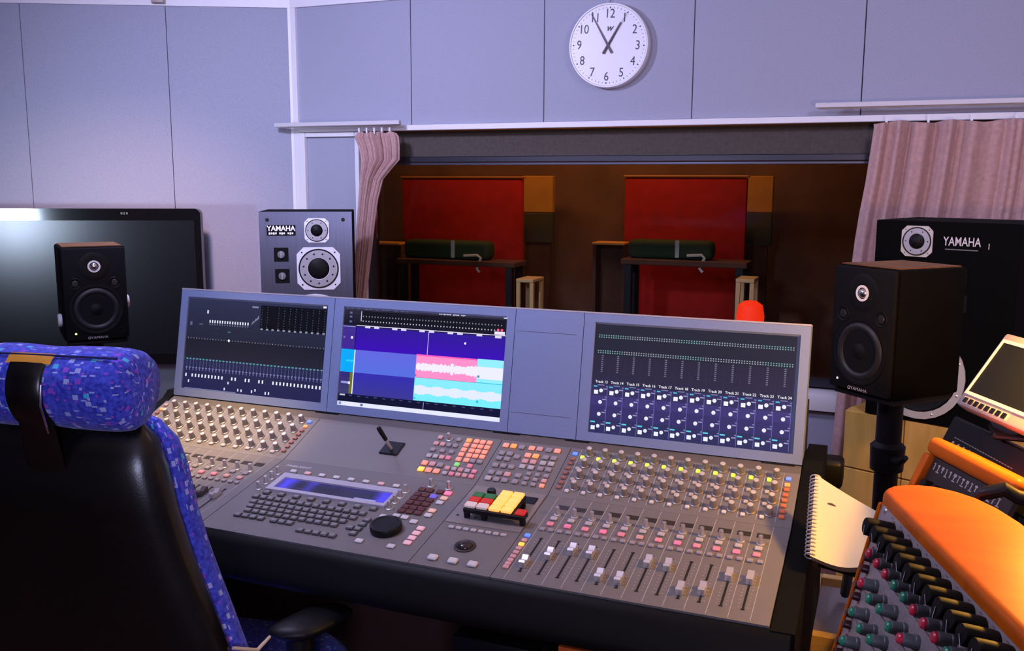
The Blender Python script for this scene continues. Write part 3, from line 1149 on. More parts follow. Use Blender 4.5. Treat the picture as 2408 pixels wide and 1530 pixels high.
# ---- darker recessed strip below the screens, and the control panels
st = MB().box(XL + .001, XR - .001, -0.026, 0.004, -0.020, -0.0035)
pobj('dark_strip', st, mat('strip_grey', (0.13, 0.12, 0.12), 0.7, 0.2), FU)
pan_u, pan_l = [], []
for i, (a, b) in enumerate(BAYS):
    o = pobj('upper_control_panel', MB().box(a + .0007, b - .0007, -LU + .0002, -0.027, -0.012, 0), M_GREY, FU, smooth=0)
    pan_u.append(o)
    o = pobj('lower_control_panel', MB().box(a + .0007, b - .0007, -LL, -0.0002, -0.012, 0), M_GREY, FL, smooth=0)
    pan_l.append(o)
UL, UC, UN, UR = pan_u
DL_, DC, DN, DR = pan_l

# ---- shared little meshes
M_KBODY = mat('knob_body', (0.30, 0.27, 0.26), 0.42, 0.6)
M_KTOP = mat('knob_top', (0.74, 0.70, 0.68), 0.35, 0.4)
KNOB = MB().lathe([(.0088, 0), (.0088, .0016), (.0070, .0026), (.0058, .0090), (.0054, .0165), (.0044, .0178), (0, .0180)], 16).mesh('knob', M_KBODY)
two_tone(KNOB, M_KTOP, lambda c: c.z > .0168)
KNOBS = MB().lathe([(.0070, 0), (.0070, .0014), (.0052, .0022), (.0036, .0090), (.0040, .0150), (.0034, .0164), (0, .0166)], 14).mesh('knob', M_STEEL)


def btn_mesh(w, d, h, mt):
    return MB().rbox(-w / 2, w / 2, -d / 2, d / 2, 0.0001, h, min(w, d) * 0.14, 1).mesh('button', mt)


def lit(name, base, em, es):
    return mat(name, base, 0.45, emit=em, es=es)


B_GREY = M_BTN
B_DARK = mat('button_dark', (0.10, 0.09, 0.09), 0.5)
B_WHITE = mat('button_white', (0.70, 0.67, 0.69), 0.45)
B_PINK = lit('button_pink', (0.75, 0.28, 0.36), (0.9, 0.16, 0.24), 0.14)
B_ROSE = lit('button_rose', (0.62, 0.36, 0.36), (0.8, 0.25, 0.25), 0.10)
B_ORANGE = lit('button_orange', (0.9, 0.35, 0.12), (1.0, 0.26, 0.05), 0.75)
B_AMBER = lit('button_amber', (1.0, 0.55, 0.12), (1.0, 0.48, 0.05), 1.0)
B_GREEN = lit('button_lime', (0.75, 0.95, 0.15), (0.62, 0.95, 0.04), 0.75)
B_LEAF = lit('button_green', (0.3, 0.7, 0.25), (0.25, 0.7, 0.15), 0.35)
B_BLUE = lit('button_blue', (0.15, 0.3, 1.0), (0.06, 0.16, 1.0), 1.0)
B_RED = lit('button_red', (0.75, 0.08, 0.06), (0.9, 0.05, 0.03), 0.30)
B_BRICK = mat('button_brick', (0.33, 0.13, 0.10), 0.5)
B_GREY_L = mat('button_light_grey', (0.50, 0.47, 0.49), 0.5)
B_HOTP = lit('button_hot_pink', (0.8, 0.25, 0.4), (0.95, 0.14, 0.30), 0.24)
B_BRICKL = lit('button_brick_lit', (0.5, 0.14, 0.07), (0.9, 0.15, 0.03), 0.16)
B_ORANGEP = lit('button_orange_pale', (0.85, 0.38, 0.28), (1.0, 0.25, 0.12), 0.38)
B_ROSEW = lit('button_rose_white', (0.75, 0.5, 0.5), (0.9, 0.3, 0.3), 0.12)
B_PINKW = lit('button_pink_white', (0.85, 0.6, 0.62), (1.0, 0.3, 0.38), 0.22)
B_PEACH = lit('button_peach', (0.85, 0.6, 0.45), (1.0, 0.4, 0.2), 0.18)
B_BLUE2 = lit('button_indigo', (0.15, 0.12, 0.5), (0.12, 0.08, 0.7), 0.5)
B_HOT = lit('button_hot', (1.0, 0.2, 0.3), (1.0, 0.10, 0.22), 1.1)
_bm = {}


def bt(mt, w=.0108, d=.0098, h=.0042):
    k = (mt.name, w, d, h)
    if k not in _bm:
        _bm[k] = btn_mesh(w, d, h, mt)
    return _bm[k]


# ---- the two channel bays
M_SLOT = mat('slot_black', (0.004, 0.004, 0.004), 0.8)
SLOT = MB().box(-.0017, .0017, -.050, .050, 0.0001, .0004).mesh('fader_slot', M_SLOT)
CAP = MB().prism([(-.0125, 0), (.0125, 0), (.0125, .0105), (.0085, .0125), (.0035, .0095), (0, .0080), (-.0035, .0095), (-.0085, .0125), (-.0125, .0105)], -.0052, .0052, lambda y, z, x: (x, y, z + .0006)).mesh('fader_cap', mat('cap_silver', (0.75, 0.73, 0.75), 0.3, 0.7))
CAPD = MB().prism([(-.0125, 0), (.0125, 0), (.0125, .0105), (.0085, .0125), (.0035, .0095), (0, .0080), (-.0035, .0095), (-.0085, .0125), (-.0125, .0105)], -.0052, .0052, lambda y, z, x: (x, y, z + .0006)).mesh('fader_cap', mat('cap_dark', (0.12, 0.11, 0.11), 0.35, 0.5))
WINM = MB().box(-.0112, .0112, -.0068, .0068, 0.0001, .0006).mesh('meter_window', mat('meter_glass', (0.035, 0.028, 0.018), 0.3))
P = .0325


def bay(up, lo, off, right):
    for i in range(12):
        x = off + P * i
        for r_, t_ in enumerate((.0425, .0780, .1118, .1460)):
            place('knob', KNOB, up, x + .0203 + .0006 * (r_ > 0), t_ + (0 if right else .002))
        if right:
            for r_, t_ in enumerate((.0553, .0905, .1238, .1582)):
                place('button', bt(B_GREEN if r_ == 0 else B_WHITE if r_ == 3 else B_GREY_L, .0078, .0078, .0045), up, x + .0085 + .0006 * (r_ > 0), t_)
        else:
            place('button', bt(B_GREY_L, .0110, .0080, .0038), up, x + .0160, .1588)
        place('meter_window', WINM, lo, x + .0200, .0355)
        place('knob', KNOBS, lo, x + .0186, .0612 if right else .0632)
        place('button', bt(B_GREY_L if right else B_GREY, .0125, .0100), lo, x + .0173, .0785)
        pinks = (B_PINK, B_HOTP, B_PINK, B_HOTP, B_PINK, B_ROSE, B_PINK, B_HOTP, B_PINK, B_PINK, B_HOTP, B_PINK) if right else (B_ROSE, B_ROSE, B_ROSE, B_ROSE, B_ROSE, B_ROSE, B_PINK, B_PINK, B_PINK, B_PINK, B_ROSE, B_ROSE)
        place('button', bt(pinks[i], .0125, .0105), lo, x + .0170, .0978)
        place('button', bt(B_GREY, .0098, .0082), lo, x + .0094, .1175)
        place('button', bt(B_GREY, .0098, .0082), lo, x + .0252, .1172)
        place('fader_slot', SLOT, lo, x + .0180, .1962)


bay(UR, DR, 0.0, True)
bay(UL, DL_, -1.0310, False)
for i, t_ in enumerate((.226, .193, .170, .170, .229, .229, .170, .171, .228, .219, .170, .170)):
    place('fader_cap', CAP, DR, .0180 + P * i, t_)
for i in range(12):
    place('fader_cap', CAP if i == 11 else CAPD, DL_, -1.0310 + .0180 + P * i, .174)
# column buttons at the sides of the bays
for k, t_ in enumerate((.0466, .0639, .0773, .0925, .1073, .1220, .1365, .1510)):
    place('button', bt(B_BLUE if k == 0 else B_BRICK, .0098, .0080), UR, -.0092, t_)
    place('button', bt(B_BLUE if k == 0 else (B_ORANGE if k in (1,) else B_BRICKL), .0098, .0080), UR, .3990, t_)
for k, t_ in enumerate((.0448, .0625, .0781, .0920, .1059, .1212, .1363, .1514)):
    place('button', bt(B_BLUE if k == 0 else (B_ORANGE if k == 1 else B_BRICK), .0098, .0080), UL, -.6330, t_)
    place('button', bt(B_ROSE if k == 0 else (B_ORANGE if k == 1 else B_BRICK), .0098, .0080), UL, -1.0400, t_)
for k, t_ in enumerate((.1443, .1600, .1735, .1867, .1992, .2119, .2237, .2345, .2441)):
    place('button', bt(B_BLUE if k == 0 else (B_AMBER if k == 2 else B_ROSE), .0098, .0080), DR, -.0078, t_)


# ---- printed lines and fader scales
def prints(up, lo, off):
    mb = MB()
    for i in range(13):
        x = off + P * i
        mb.box(x - .0003, x + .0003, -.165, -.030, .0001, .0003)
    obj('printed_lines', mb.mesh('printed_lines', M_PRINT, None, 0), up)
    mb = MB()
    for i in range(13):
        x = off + P * i
        mb.box(x - .0003, x + .0003, -LL + .004, -.001, .0001, .0003)
    for i in range(12):
        x = off + .018 + P * i
        for k in range(11):
            t_ = .150 + .0092 * k
            mb.box(x + .0060, x + .0085, -t_ - .0003, -t_ + .0003, .0001, .0003)
            mb.box(x - .0085, x - .0060, -t_ - .0003, -t_ + .0003, .0001, .0003)
    obj('printed_scales', mb.mesh('printed_scales', M_PRINT, None, 0), lo)
    mb = MB()
    for i in range(12):
        x = off + .018 + P * i
        for t_ in (.1445, .2478):
            mb.box(x - .0030, x + .0030, -t_ - .0014, -t_ + .0014, .0001, .0005)
    obj('slot_ends', mb.mesh('slot_ends', M_SLOT, None, 0), lo)


prints(UR, DR, 0.0)
prints(UL, DL_, -1.0310)

# ---- edit panel: joystick and key clusters
pl = obj('joystick_plate', MB().rbox(-.4170, -.3740, -.1200, -.0780, .0001, .0040, .0015, 1).mesh('joystick_plate', M_BLACK), UC)
obj('joystick', MB().tube([(-.395, -.1030, .003), (-.3985, -.1050, .018), (-.4010, -.1060, .030)], [.0042, .0036, .0034], 10).mesh('joystick', M_STEEL), UC)
obj('joystick_grip', MB().tube([(-.4005, -.1058, .028), (-.4060, -.1085, .050), (-.4085, -.1090, .060), (-.4090, -.1092, .062)], [.0044, .0052, .0050, .0030], 12).mesh('joystick_grip', M_BLACK), UC)

EA = [(-.3072, .0454, B_ROSE), (-.2641, .0459, B_GREY), (-.3076, .0662, B_ROSE), (-.2925, .0666, B_ROSE), (-.2779, .0667, B_GREY), (-.2637, .0668, B_GREY),
      (-.3054, .0876, B_GREY), (-.2835, .0878, B_GREY), (-.2624, .0877, B_GREY), (-.3046, .1077, B_GREY_L), (-.2901, .1077, B_GREY_L), (-.2756, .1078, B_ROSE), (-.2613, .1077, B_PINK),
      (-.2342, .1242, B_LEAF), (-.2060, .1240, B_PINK)]
for x, t_, m_ in EA:
    place('button', bt(m_, .0110, .0108, .0048), UC, x, t_)
for x, t_, m_ in ((-.3030, .1314, B_ORANGEP), (-.2859, .1316, B_ROSE), (-.2684, .1320, B_GREY), (-.3020, .1515, B_AMBER), (-.2851, .1514, B_ORANGEP), (-.2676, .1518, B_ORANGEP)):
    place('button', bt(m_, .0135, .0128, .0048), UC, x, t_)
place('knob', KNOBS, UC, -.2855, .0465)
for r_ in range(5):
    for c_ in range(4):
        x = (-.2414, -.2240, -.2099, -.1950)[c_] + .0009 * r_
        m_ = B_ORANGE if (r_, c_) == (0, 0) else (B_GREY if r_ == 4 and c_ > 1 else B_ORANGEP)
        place('button', bt(m_, .0118, .0112, .0048), UC, x, .0445 + .0157 * r_)
for c_ in range(5):
    place('button', bt(B_ROSE if c_ in (0, 2) else B_PINK if c_ == 4 else B_GREY_L, .0105, .0102, .0048), UC, -.2492 + .01475 * c_, .1385)
    place('button', bt(B_PINK if c_ in (1, 4) else B_ROSE if c_ else B_GREY_L, .0105, .0102, .0048), UC, -.2479 + .0145 * c_, .1538)
EE = {(-.1579, .046): B_ORANGEP, (-.1411, .0456): B_ORANGE, (-.1232, .0462): B_GREY, (-.1014, .0456): B_ORANGEP, (-.0845, .0452): B_ROSE, (-.0651, .0455): B_GREY, (-.0469, .0452): B_ORANGEP,
      (-.1571, .0715): B_GREY, (-.1397, .0712): B_GREY, (-.1221, .0781): B_GREY, (-.1015, .0690): B_ORANGEP, (-.0847, .0688): B_ORANGE, (-.0635, .0695): B_GREY, (-.0466, .0692): B_GREY,
      (-.1565, .0881): B_GREY, (-.1392, .0883): B_GREY, (-.1008, .0877): B_ROSE, (-.0837, .0875): B_ROSE, (-.0629, .0873): B_GREY_L, (-.0461, .0870): B_GREY_L,
      (-.1555, .1106): B_GREY, (-.1386, .1104): B_GREY, (-.1216, .1105): B_GREY, (-.1002, .1050): B_GREY_L, (-.0821, .1052): B_GREY_L, (-.0623, .1052): B_GREY, (-.0459, .1050): B_GREY,
      (-.1554, .1337): B_GREY, (-.1380, .1337): B_GREY, (-.1210, .1337): B_ROSE, (-.0987, .1337): B_GREY, (-.1548, .1520): B_GREY_L, (-.1373, .1521): B_GREY, (-.1200, .1522): B_GREY, (-.0984, .1521): B_GREY}
for (x, t_), m_ in EE.items():
    place('button', bt(m_, .0128, .0120, .0048), UN, x, t_)
for r_ in range(3):
    for c_ in range(3):
        place('button', bt(B_ORANGEP if (r_, c_) == (2, 2) else B_ROSE if (r_, c_) == (1, 2) else B_GREY, .0100, .0098, .0048), UN, -.0797 + .0181 * c_ + .0006 * r_, .1245 + .0146 * r_)

# ---- keyboard unit with its blue display
fr = MB()
fx0, fx1, ft0, ft1 = -.5725, -.3040, .0585, .1262
for (u0, u1, v0, v1) in ((fx0, fx1, ft0, .0755), (fx0, fx1, .1165, ft1), (fx0, -.5595, .0755, .1165), (-.3102, fx1, .0755, .1165)):
    fr.box(u0, u1, -v1, -v0, .0001, .0050)
disp = obj('display_frame', fr.mesh('display_frame', mat('frame_pale', (0.52, 0.50, 0.58), 0.4, 0.2), None, 0), DC)
dg = MB()
dg.cur = C(24, 22, 70)
dg.quad((-.5595, -.1165, .0012), (-.3102, -.1165, .0012), (-.3102, -.0755, .0012), (-.5595, -.0755, .0012))
rs = random.Random(12)
nx, ny = 50, 8
for i in range(nx):
    for j in range(ny):
        u, v = (i + .5) / nx, (j + .5) / ny
        g_ = max(0, 1 - abs(u - .06) * 9) + max(0, 1 - abs(u - .96) * 9) * 1.2 + .55 * max(0, 1 - abs(u - .28) * 14) + .6 * max(0, .35 - v) + .10
        g_ = min(1, g_)
        dg.cur = C(34 + 44 * g_, 30 + 40 * g_, 50 + 190 * g_)
        x0, x1 = -.5595 + .2493 * i / nx, -.5595 + .2493 * (i + 1) / nx
        y0, y1 = -.0755 - .041 * (j + 1) / ny, -.0755 - .041 * j / ny
        dg.quad((x0, y0, .0014), (x1, y0, .0014), (x1, y1, .0014), (x0, y1, .0014))
dg.cur = C(150, 150, 205)
dg.quad((-.3790, -.1155, .0017), (-.3310, -.1155, .0017), (-.3310, -.1065, .0017), (-.3790, -.1065, .0017))
obj('display_picture', dg.mesh('display_picture', graphic_mat(), None, 0), DC)
for i in range(8):
    place('button', bt(B_ROSEW if i in (1, 6) else B_WHITE, .0135, .0085, .0042), DC, -.5612 + .0342 * i, .0446)
for t_ in (.0590, .0803, .1008, .1241):
    place('knob', KNOBS, DC, -.5885, t_)
    place('knob', KNOBS, DC, -.2927, t_)
KEYM = MB().rbox(-.0073, .0073, -.0062, .0062, .0001, .0042, .0012, 1).mesh('key', mat('key_dark', (0.085, 0.082, 0.085), 0.4))
KEYT = MB().box(-.0050, .0050, -.0040, .0040, .0043, .0045).mesh('key_cap', mat('key_top', (0.24, 0.24, 0.25), 0.5))
KEYP = MB().rbox(-.0073, .0073, -.0062, .0062, .0001, .0042, .0012, 1).mesh('key', mat('key_maroon', (0.10, 0.025, 0.022), 0.5))


def key(x, t_, me=KEYM, cap=True):
    k = place('key', me, DC, x, t_)
    if cap:
        place('key_cap', KEYT, k, 0, 0)
    return k


for i in range(8):
    key(-.5613 + .0344 * i, .1356)
for i in range(15):
    key(-.5728 + .01722 * i, .1545 + .00017 * i)
for i in range(14):
    key(-.5645 + .01722 * i, .1738 + .0001 * i)
for i in range(13):
    key(-.5593 + .01717 * i, .1893 + .00015 * i)
for i in range(12):
    key(-.5542 + .01750 * i, .2050 + .0002 * i)
for x in (-.5632, -.5460, -.5287, -.5110, -.4815, -.4643, -.4468):
    key(x, .2239)
for i in range(5):
    key(-.4132 + .01708 * i, .2400)
for x, t_ in ((-.3112, .1754), (-.3114, .1911), (-.3115, .2072), (-.3120, .2228), (-.3281, .2068)):
    key(x, t_)
for r_, t_ in enumerate((.0440, .0632, .0786, .0949, .1119, .1271)):
    for c_ in range(3):
        x = (-.2652, -.2482, -.2313)[c_]
        if r_ == 0 and c_ == 2:
            x = -.2265
        if (r_, c_) == (1, 2):
            place('key', bt(B_BLUE2, .0146, .0124, .0042), DC, x, t_)
        else:
            key(x, t_, KEYP, False)
for x, t_, m_ in ((-.2093, .0446, B_HOT), (-.2083, .0645, B_PEACH), (-.2090, .0813, B_WHITE), (-.2094, .1124, B_PEACH), (-.2092, .1293, B_WHITE), (-.2887, .1559, B_WHITE),
                  (-.2660, .1470, B_WHITE), (-.2481, .1474, B_WHITE), (-.2247, .1567, B_WHITE), (-.2011, .1745, B_PINKW), (-.2015, .1908, B_PINKW), (-.2015, .2070, B_PINKW),
                  (-.2019, .2231, B_PINKW), (-.2887, .2415, B_WHITE), (-.2248, .2415, B_WHITE)):
    place('button', bt(m_, .0145, .0110, .0042), DC, x, t_)
place('knob', KNOBS, DC, -.2549, .0250)
place('knob', KNOBS, DC, -.2164, .0253)
obj('jog_wheel', MB().lathe([(.0285, .0002), (.0292, .004), (.0292, .011), (.0280, .0135), (.0240, .0140), (.0225, .0128), (0, .0126)], 40, (-.2610, -.1930, 0)).mesh('jog_wheel', M_BLACK), DC)
v, f = text_polys('FAIRLIGHT', .0105, 'LEFT', shear=.25, sx=1.18)
mb = MB()
mb._add([(a - .5955, b - .0222, .0003) for a, b, _ in v], f)
obj('lettering', mb.mesh('lettering', mat('letter_white', (0.85, 0.82, 0.86), 0.5), None, 0), DC)

# ---- monitor section below the talkback keypad
obj('raised_plate', MB().box(-.1712, -.0250, -.1385, -.0005, .0001, .0016).mesh('raised_plate', mat('plate_beige', (0.27, 0.24, 0.235), 0.55, 0.2), None, 0), DN)
for i in range(8):
    place('button', bt(B_GREY_L, .0105, .0072, .0040), DN, -.1499 + .0144 * i, .1546)
obj('trackball_ring', MB().lathe([(.0190, .0002), (.0190, .0022), (.0165, .0030), (.0140, .0016), (0, .0014)], 36, (-.1003, -.2045, 0)).mesh('trackball_ring', mat('ring_dark', (0.035, 0.025, 0.024), 0.5)), DN)
obj('trackball', MB().lathe([(.0138 * math.cos(a * PI / 16), .0016 + .0085 * math.sin(a * PI / 16)) for a in range(0, 8)] + [(0, .0101)], 28, (-.1003, -.2045, 0)).mesh('trackball', mat('ball_dark', (0.03, 0.022, 0.022), 0.15)), DN)
for x in (-.1373, -.0998, -.0636):
    place('button', bt(B_WHITE, .0165, .0135, .0060), DN, x, .2538)
for x in (-.1568, -.1218):
    obj('screw_hole', MB().lathe([(.0028, .0017), (.0024, .0019), (0, .0019)], 12, (x, -.1130, 0)).mesh('screw_hole', M_BLACK), DN)
obj('socket', MB().rbox(-.0590, -.0340, -.0420, -.0180, .0017, .0035, .001, 1).mesh('socket', M_BLACK), DN)

# ---- talkback keypad standing on the plate (a thing of its own)
kp_o = FL @ Vector((-.093, -.085, 0.0017))
kp = thing('talkback_keypad', 'small black keypad on legs with glowing orange keys on the console', 'keypad', tuple(Vector(ROOT) + kp_o))
KF = FL.copy()
KF.translation = (0, 0, 0)
kp.rotation_euler = KF.to_euler()


def kpm(mb, name, mt):
    for q in range(len(mb.v)):
        a = mb.v[q]
        mb.v[q] = (a[0] + .093, a[1] + .085, a[2] - .0017)
    return mb.build(name, mt, kp)


kpm(MB().rbox(-.1400, -.0930, -.1235, -.0630, .0150, .0235, .001, 1).rbox(-.0931, -.0455, -.1235, -.0490, .0150, .0235, .001, 1).rbox(-.0456, -.0210, -.1235, -.1040, .0150, .0235, .001, 1), 'body', M_BLACK)
for x, t_ in ((-.1360, .1160), (-.1020, .1160), (-.1360, .070), (-.050, .058), (-.028, .115)):
    kpm(MB().rbox(x - .005, x + .005, -t_ - .004, -t_ + .004, .0017, .0155, .001, 1), 'leg', M_BLACK)
K_AMB = two_mat = lit('keypad_amber', (1.0, 0.5, 0.15), (1.0, 0.40, 0.07), 1.05)
K_RED = lit('keypad_red', (0.45, 0.02, 0.01), (0.8, 0.01, 0.0), 0.28)
K_GRN = lit('keypad_green', (0.02, 0.12, 0.03), (0.0, 0.2, 0.04), 0.2)
K_WHT = lit('keypad_white', (0.75, 0.62, 0.6), (1.0, 0.75, 0.65), 0.12)
for c_, x in enumerate((-.1281, -.1048, -.0805, -.0571)):
    for r_, t_ in enumerate((.0590, .0770, .0945, .1130)):
        if c_ < 2 and r_ == 0:
            continue
        m_ = K_AMB if c_ > 1 else (None, K_GRN, K_RED, K_WHT)[r_]
        kpm(MB().rbox(x - .0104, x + .0104, -t_ - .0077, -t_ + .0077, .0237, .0300, .0014, 1), 'key', m_)
kpm(MB().rbox(-.0400, -.0215, -.1220, -.1050, .0237, .0285, .0014, 1), 'key', K_RED)
kpm(MB().lathe([(.0080, .0237), (.0086, .026), (.0086, .046), (.0074, .049), (0, .049)], 20, (-.1130, -.0540, -.0200)), 'knob', M_BLACK)

# ================================================================ television in front of the left wall
TVN = V(NL[0], NL[1], 0)
TVO = V(*lw(0.0, 0.26, 0))
c_tr = onplane(470, 491, TVO, TVN)
s_r = (c_tr - TVO) @ V(DL[0], DL[1], 0)
z_t, z_b = 1.281, 0.548
TVW = 1.28
tvc = lw(s_r + TVW / 2, 0.26, 0)
tv = thing('television', 'big black flat television standing before the left wall', 'television', (tvc[0], tvc[1], 0), A_L)
hw_ = TVW / 2


def rrect(x0, x1, z0, z1, r, n=6):
    pts = []
    for cx_, cz_, a0 in ((x1 - r, z1 - r, 0), (x0 + r, z1 - r, 90), (x0 + r, z0 + r, 180), (x1 - r, z0 + r, 270)):
        for i in range(n + 1):
            a = math.radians(a0 + 90 * i / n)
            pts.append((cx_ + r * math.cos(a), cz_ + r * math.sin(a)))
    return pts


toy = lambda x, z, y: (x, y, z)
MB().prism(rrect(-hw_, hw_, z_b, z_t, 0.028), 0.0, 0.045, toy).build('case', mat('tv_gloss', (0.004, 0.004, 0.005), 0.10), tv)
MB().box(-hw_ + .03, hw_ - .03, -.0006, -.0001, z_b + .05, z_t - .055).build('screen', mat('tv_screen', (0.003, 0.004, 0.007), 0.27, spec=0.5), tv)
mb = MB()
for a_, w_, h_ in ((-.014, .009, .010), (-.002, .006, .012), (.010, .008, .010)):
    mb.box(.30 + a_ - w_ / 2, .30 + a_ + w_ / 2, -.0008, -.0002, z_t - .022 - h_ / 2, z_t - .022 + h_ / 2)
mb.build('logo', mat('logo_grey', (0.10, 0.11, 0.10), 0.5), tv, smooth=0)
MB().box(-.05, .05, .046, .09, .04, z_b + .3).build('stand_post', M_BLACK, tv)
MB().rbox(-.35, .35, -.09, .20, 0, .025, .006, 2).build('stand_base', M_BLACK, tv)


# ================================================================ loudspeakers
M_CAB = mat('cabinet_black', (0.002, 0.002, 0.002), 0.8, spec=0.08, bump=0.1, bscale=500)
M_BAFFLE = mat('baffle_black', (0.006, 0.006, 0.007), 0.75, spec=0.08)
M_CONE = mat('cone_black', (0.005, 0.005, 0.006), 0.55, spec=0.15)
M_RUB = mat('rubber', (0.014, 0.014, 0.018), 0.45, spec=0.3)
M_YTXT = mat('badge_silver', (0.62, 0.60, 0.62), 0.4, 0.3)
M_TOPW = wood_mat('brown_top', (0.10, 0.045, 0.02), (0.20, 0.09, 0.035), (5, 30, 30), 0.6)


def wall_text(s_, size, x, y, z, mt, parent, name='badge', bold=0.0, sx=1.0, align='CENTER', shear=0):
    v, f = text_polys(s_, size, align, bold=bold, sx=sx, shear=shear)
    mb = MB()
    mb.T = Matrix.Translation((x, y, z)) @ Matrix.Rotation(PI / 2, 4, 'X')
    mb._add(v, f)
    return mb.build(name, mt, parent, smooth=0)


def monitor(label, loc, th, led, knobs):
    w, h, d = .179, .279, .208
    r = thing('studio_monitor', label, 'loudspeaker', loc, th, 'small studio monitors')
    MB().rbox(-w / 2, w / 2, .012, d, 0, h, .006, 2).build('cabinet', M_CAB, r)
    MB().rbox(-w / 2 + .003, w / 2 - .003, 0, .0118, .003, h - .003, .005, 2).build('baffle', M_BAFFLE, r)
    MB().box(-w / 2 + .008, w / 2 - .008, .016, d - .01, h + .0001, h + .0022).build('top_board', M_TOPW, r)
    zt_, zw = h * .795, h * .335
    MB().lathe([(.042, .0004), (.040, .0012), (.019, .0006), (.018, .0004)], 36, (0, 0, zt_), (0, -1, 0)).build('waveguide', M_CONE, r)
    tw = obj('tweeter', MB().ring((0, -.0014, zt_), (0, -1, 0), .0125, .0178, .0016, 32).mesh('tweeter', mat('ring_white', (0.8, 0.8, 0.82), 0.35)), r)
    MB().lathe([(.0105, .0016), (.0085, .0045), (.0045, .0066), (0, .0072)], 24, (0, 0, zt_), (0, -1, 0)).build('dome', mat('dome_silver', (0.75, 0.76, 0.8), 0.2, 1.0), tw)
    wf = obj('woofer', MB().lathe([(.0745, .0002), (.0740, .0030), (.0690, .0034), (.0640, .0016), (.0625, .0010)], 48, (0, 0, zw), (0, -1, 0)).mesh('woofer', M_CONE), r)
    MB().lathe([(.0640, .0018), (.0600, .0058), (.0550, .0070), (.0500, .0058), (.0465, .0020)], 48, (0, 0, zw), (0, -1, 0)).build('surround', M_RUB, wf)
    MB().lathe([(.0468, .0022), (.030, .0005), (.0215, .0004), (.020, .0012), (.012, .0050), (0, .0062)], 40, (0, 0, zw), (0, -1, 0)).build('cone', M_CONE, wf)
    for s_ in (-1, 1):
        MB().lathe([(.0170, .0004), (.0160, .0014), (.0130, .0008), (.0125, .0004)], 24, (s_ * .054, 0, h * .615), (0, -1, 0)).build('port', M_CONE, r)
        MB().lathe([(.0100, .0004), (.0085, .0020), (0, .0024)], 20, (s_ * .054, 0, h * .615), (0, -1, 0)).build('port_plug', M_RUB, r)
    MB().lathe([(.0030, .0003), (.0024, .0014), (0, .0018)], 12, (-.060, 0, h * .085), (0, -1, 0)).build('power_light', led, r)
    MB().ring((.064, -.0003, h * .10), (0, -1, 0), .0075, .0105, .0012, 24).build('level_ring', M_CONE, r)
    wall_text('YAMAHA', .0105, .004, -.0006, h * .033, M_YTXT, r, 'lettering', sx=1.1)
    MB().ring((-.024, -.0003, h * .033), (0, -1, 0), .0025, .0040, .0004, 16).build('emblem', M_YTXT, r)
    if knobs:
        for s_, zz in ((-1, .058), (1, .105)):
            MB().lathe([(.018, 0), (.020, .003), (.020, .008), (.016, .011), (0, .011)], 24, (s_ * (w / 2 + .0005), .075, zz), (s_, 0, 0)).build('clamp_knob', mat('knob_white', (0.82, 0.82, 0.85), 0.45), r)
    return r


def speaker_stand(label, x, y, ztop, th):
    r = thing('speaker_stand', label, 'speaker stand', (x, y, 0), th, 'black monitor stands')
    MB().rbox(-.085, .085, -.09, .09, ztop - .012, ztop, .003, 1).build('top_plate', M_BLACK, r)
    MB().lathe([(.026, .02), (.026, ztop - .19), (.036, ztop - .185), (.038, ztop - .13), (.028, ztop - .12), (.028, ztop - .013)], 20).build('pole', M_BLACK, r)
    MB().tube([(.030, -.01, ztop - .155), (.055, -.02, ztop - .150), (.075, -.026, ztop - .135)], [.012, .010, .006], 10).build('clamp_lever', M_BLACK, r)
    for k in range(3):
        a = 2 * PI * k / 3 + .5
        MB().tube([(.02 * math.cos(a), .02 * math.sin(a), .16), (.13 * math.cos(a), .13 * math.sin(a), .012), (.16 * math.cos(a), .16 * math.sin(a), .010)], .010, 8).build('leg', M_BLACK, r)
    return r


LEDG = lit('led_lime', (0.8, 1.0, 0.2), (0.8, 1.0, 0.15), 4.0)
LEDW = lit('led_white', (0.8, 0.8, 0.8), (0.7, 0.75, 0.8), 0.4)
# left monitor, in front of the television
lm = atd(232, 800, 2.80)
monitor('small black studio monitor in front of the television', (lm[0], lm[1], lm[2]), math.radians(52), LEDG, True)
th_ = math.radians(52)
speaker_stand('black stand carrying the monitor before the television', lm[0] - math.sin(th_) * .104, lm[1] + math.cos(th_) * .104, lm[2] - .001, th_)
# right monitor, seen from its side
rc = atd(2090, 945, 1.98)
th_ = math.radians(-42.6)
rm = V(rc[0] - math.cos(th_) * .0895, rc[1] - math.sin(th_) * .0895, rc[2])
monitor('small black studio monitor right of the console screens', tuple(rm), th_, LEDW, False)
speaker_stand('black stand carrying the monitor beside the console', rm[0] - math.sin(th_) * .104, rm[1] + math.cos(th_) * .104, rm[2] - .001, th_)


def chamfer_sq(r, c):
    return [(-r, -r + c), (-r + c, -r), (r - c, -r), (r, -r + c), (r, r - c), (r - c, r), (-r + c, r), (-r, r - c)]


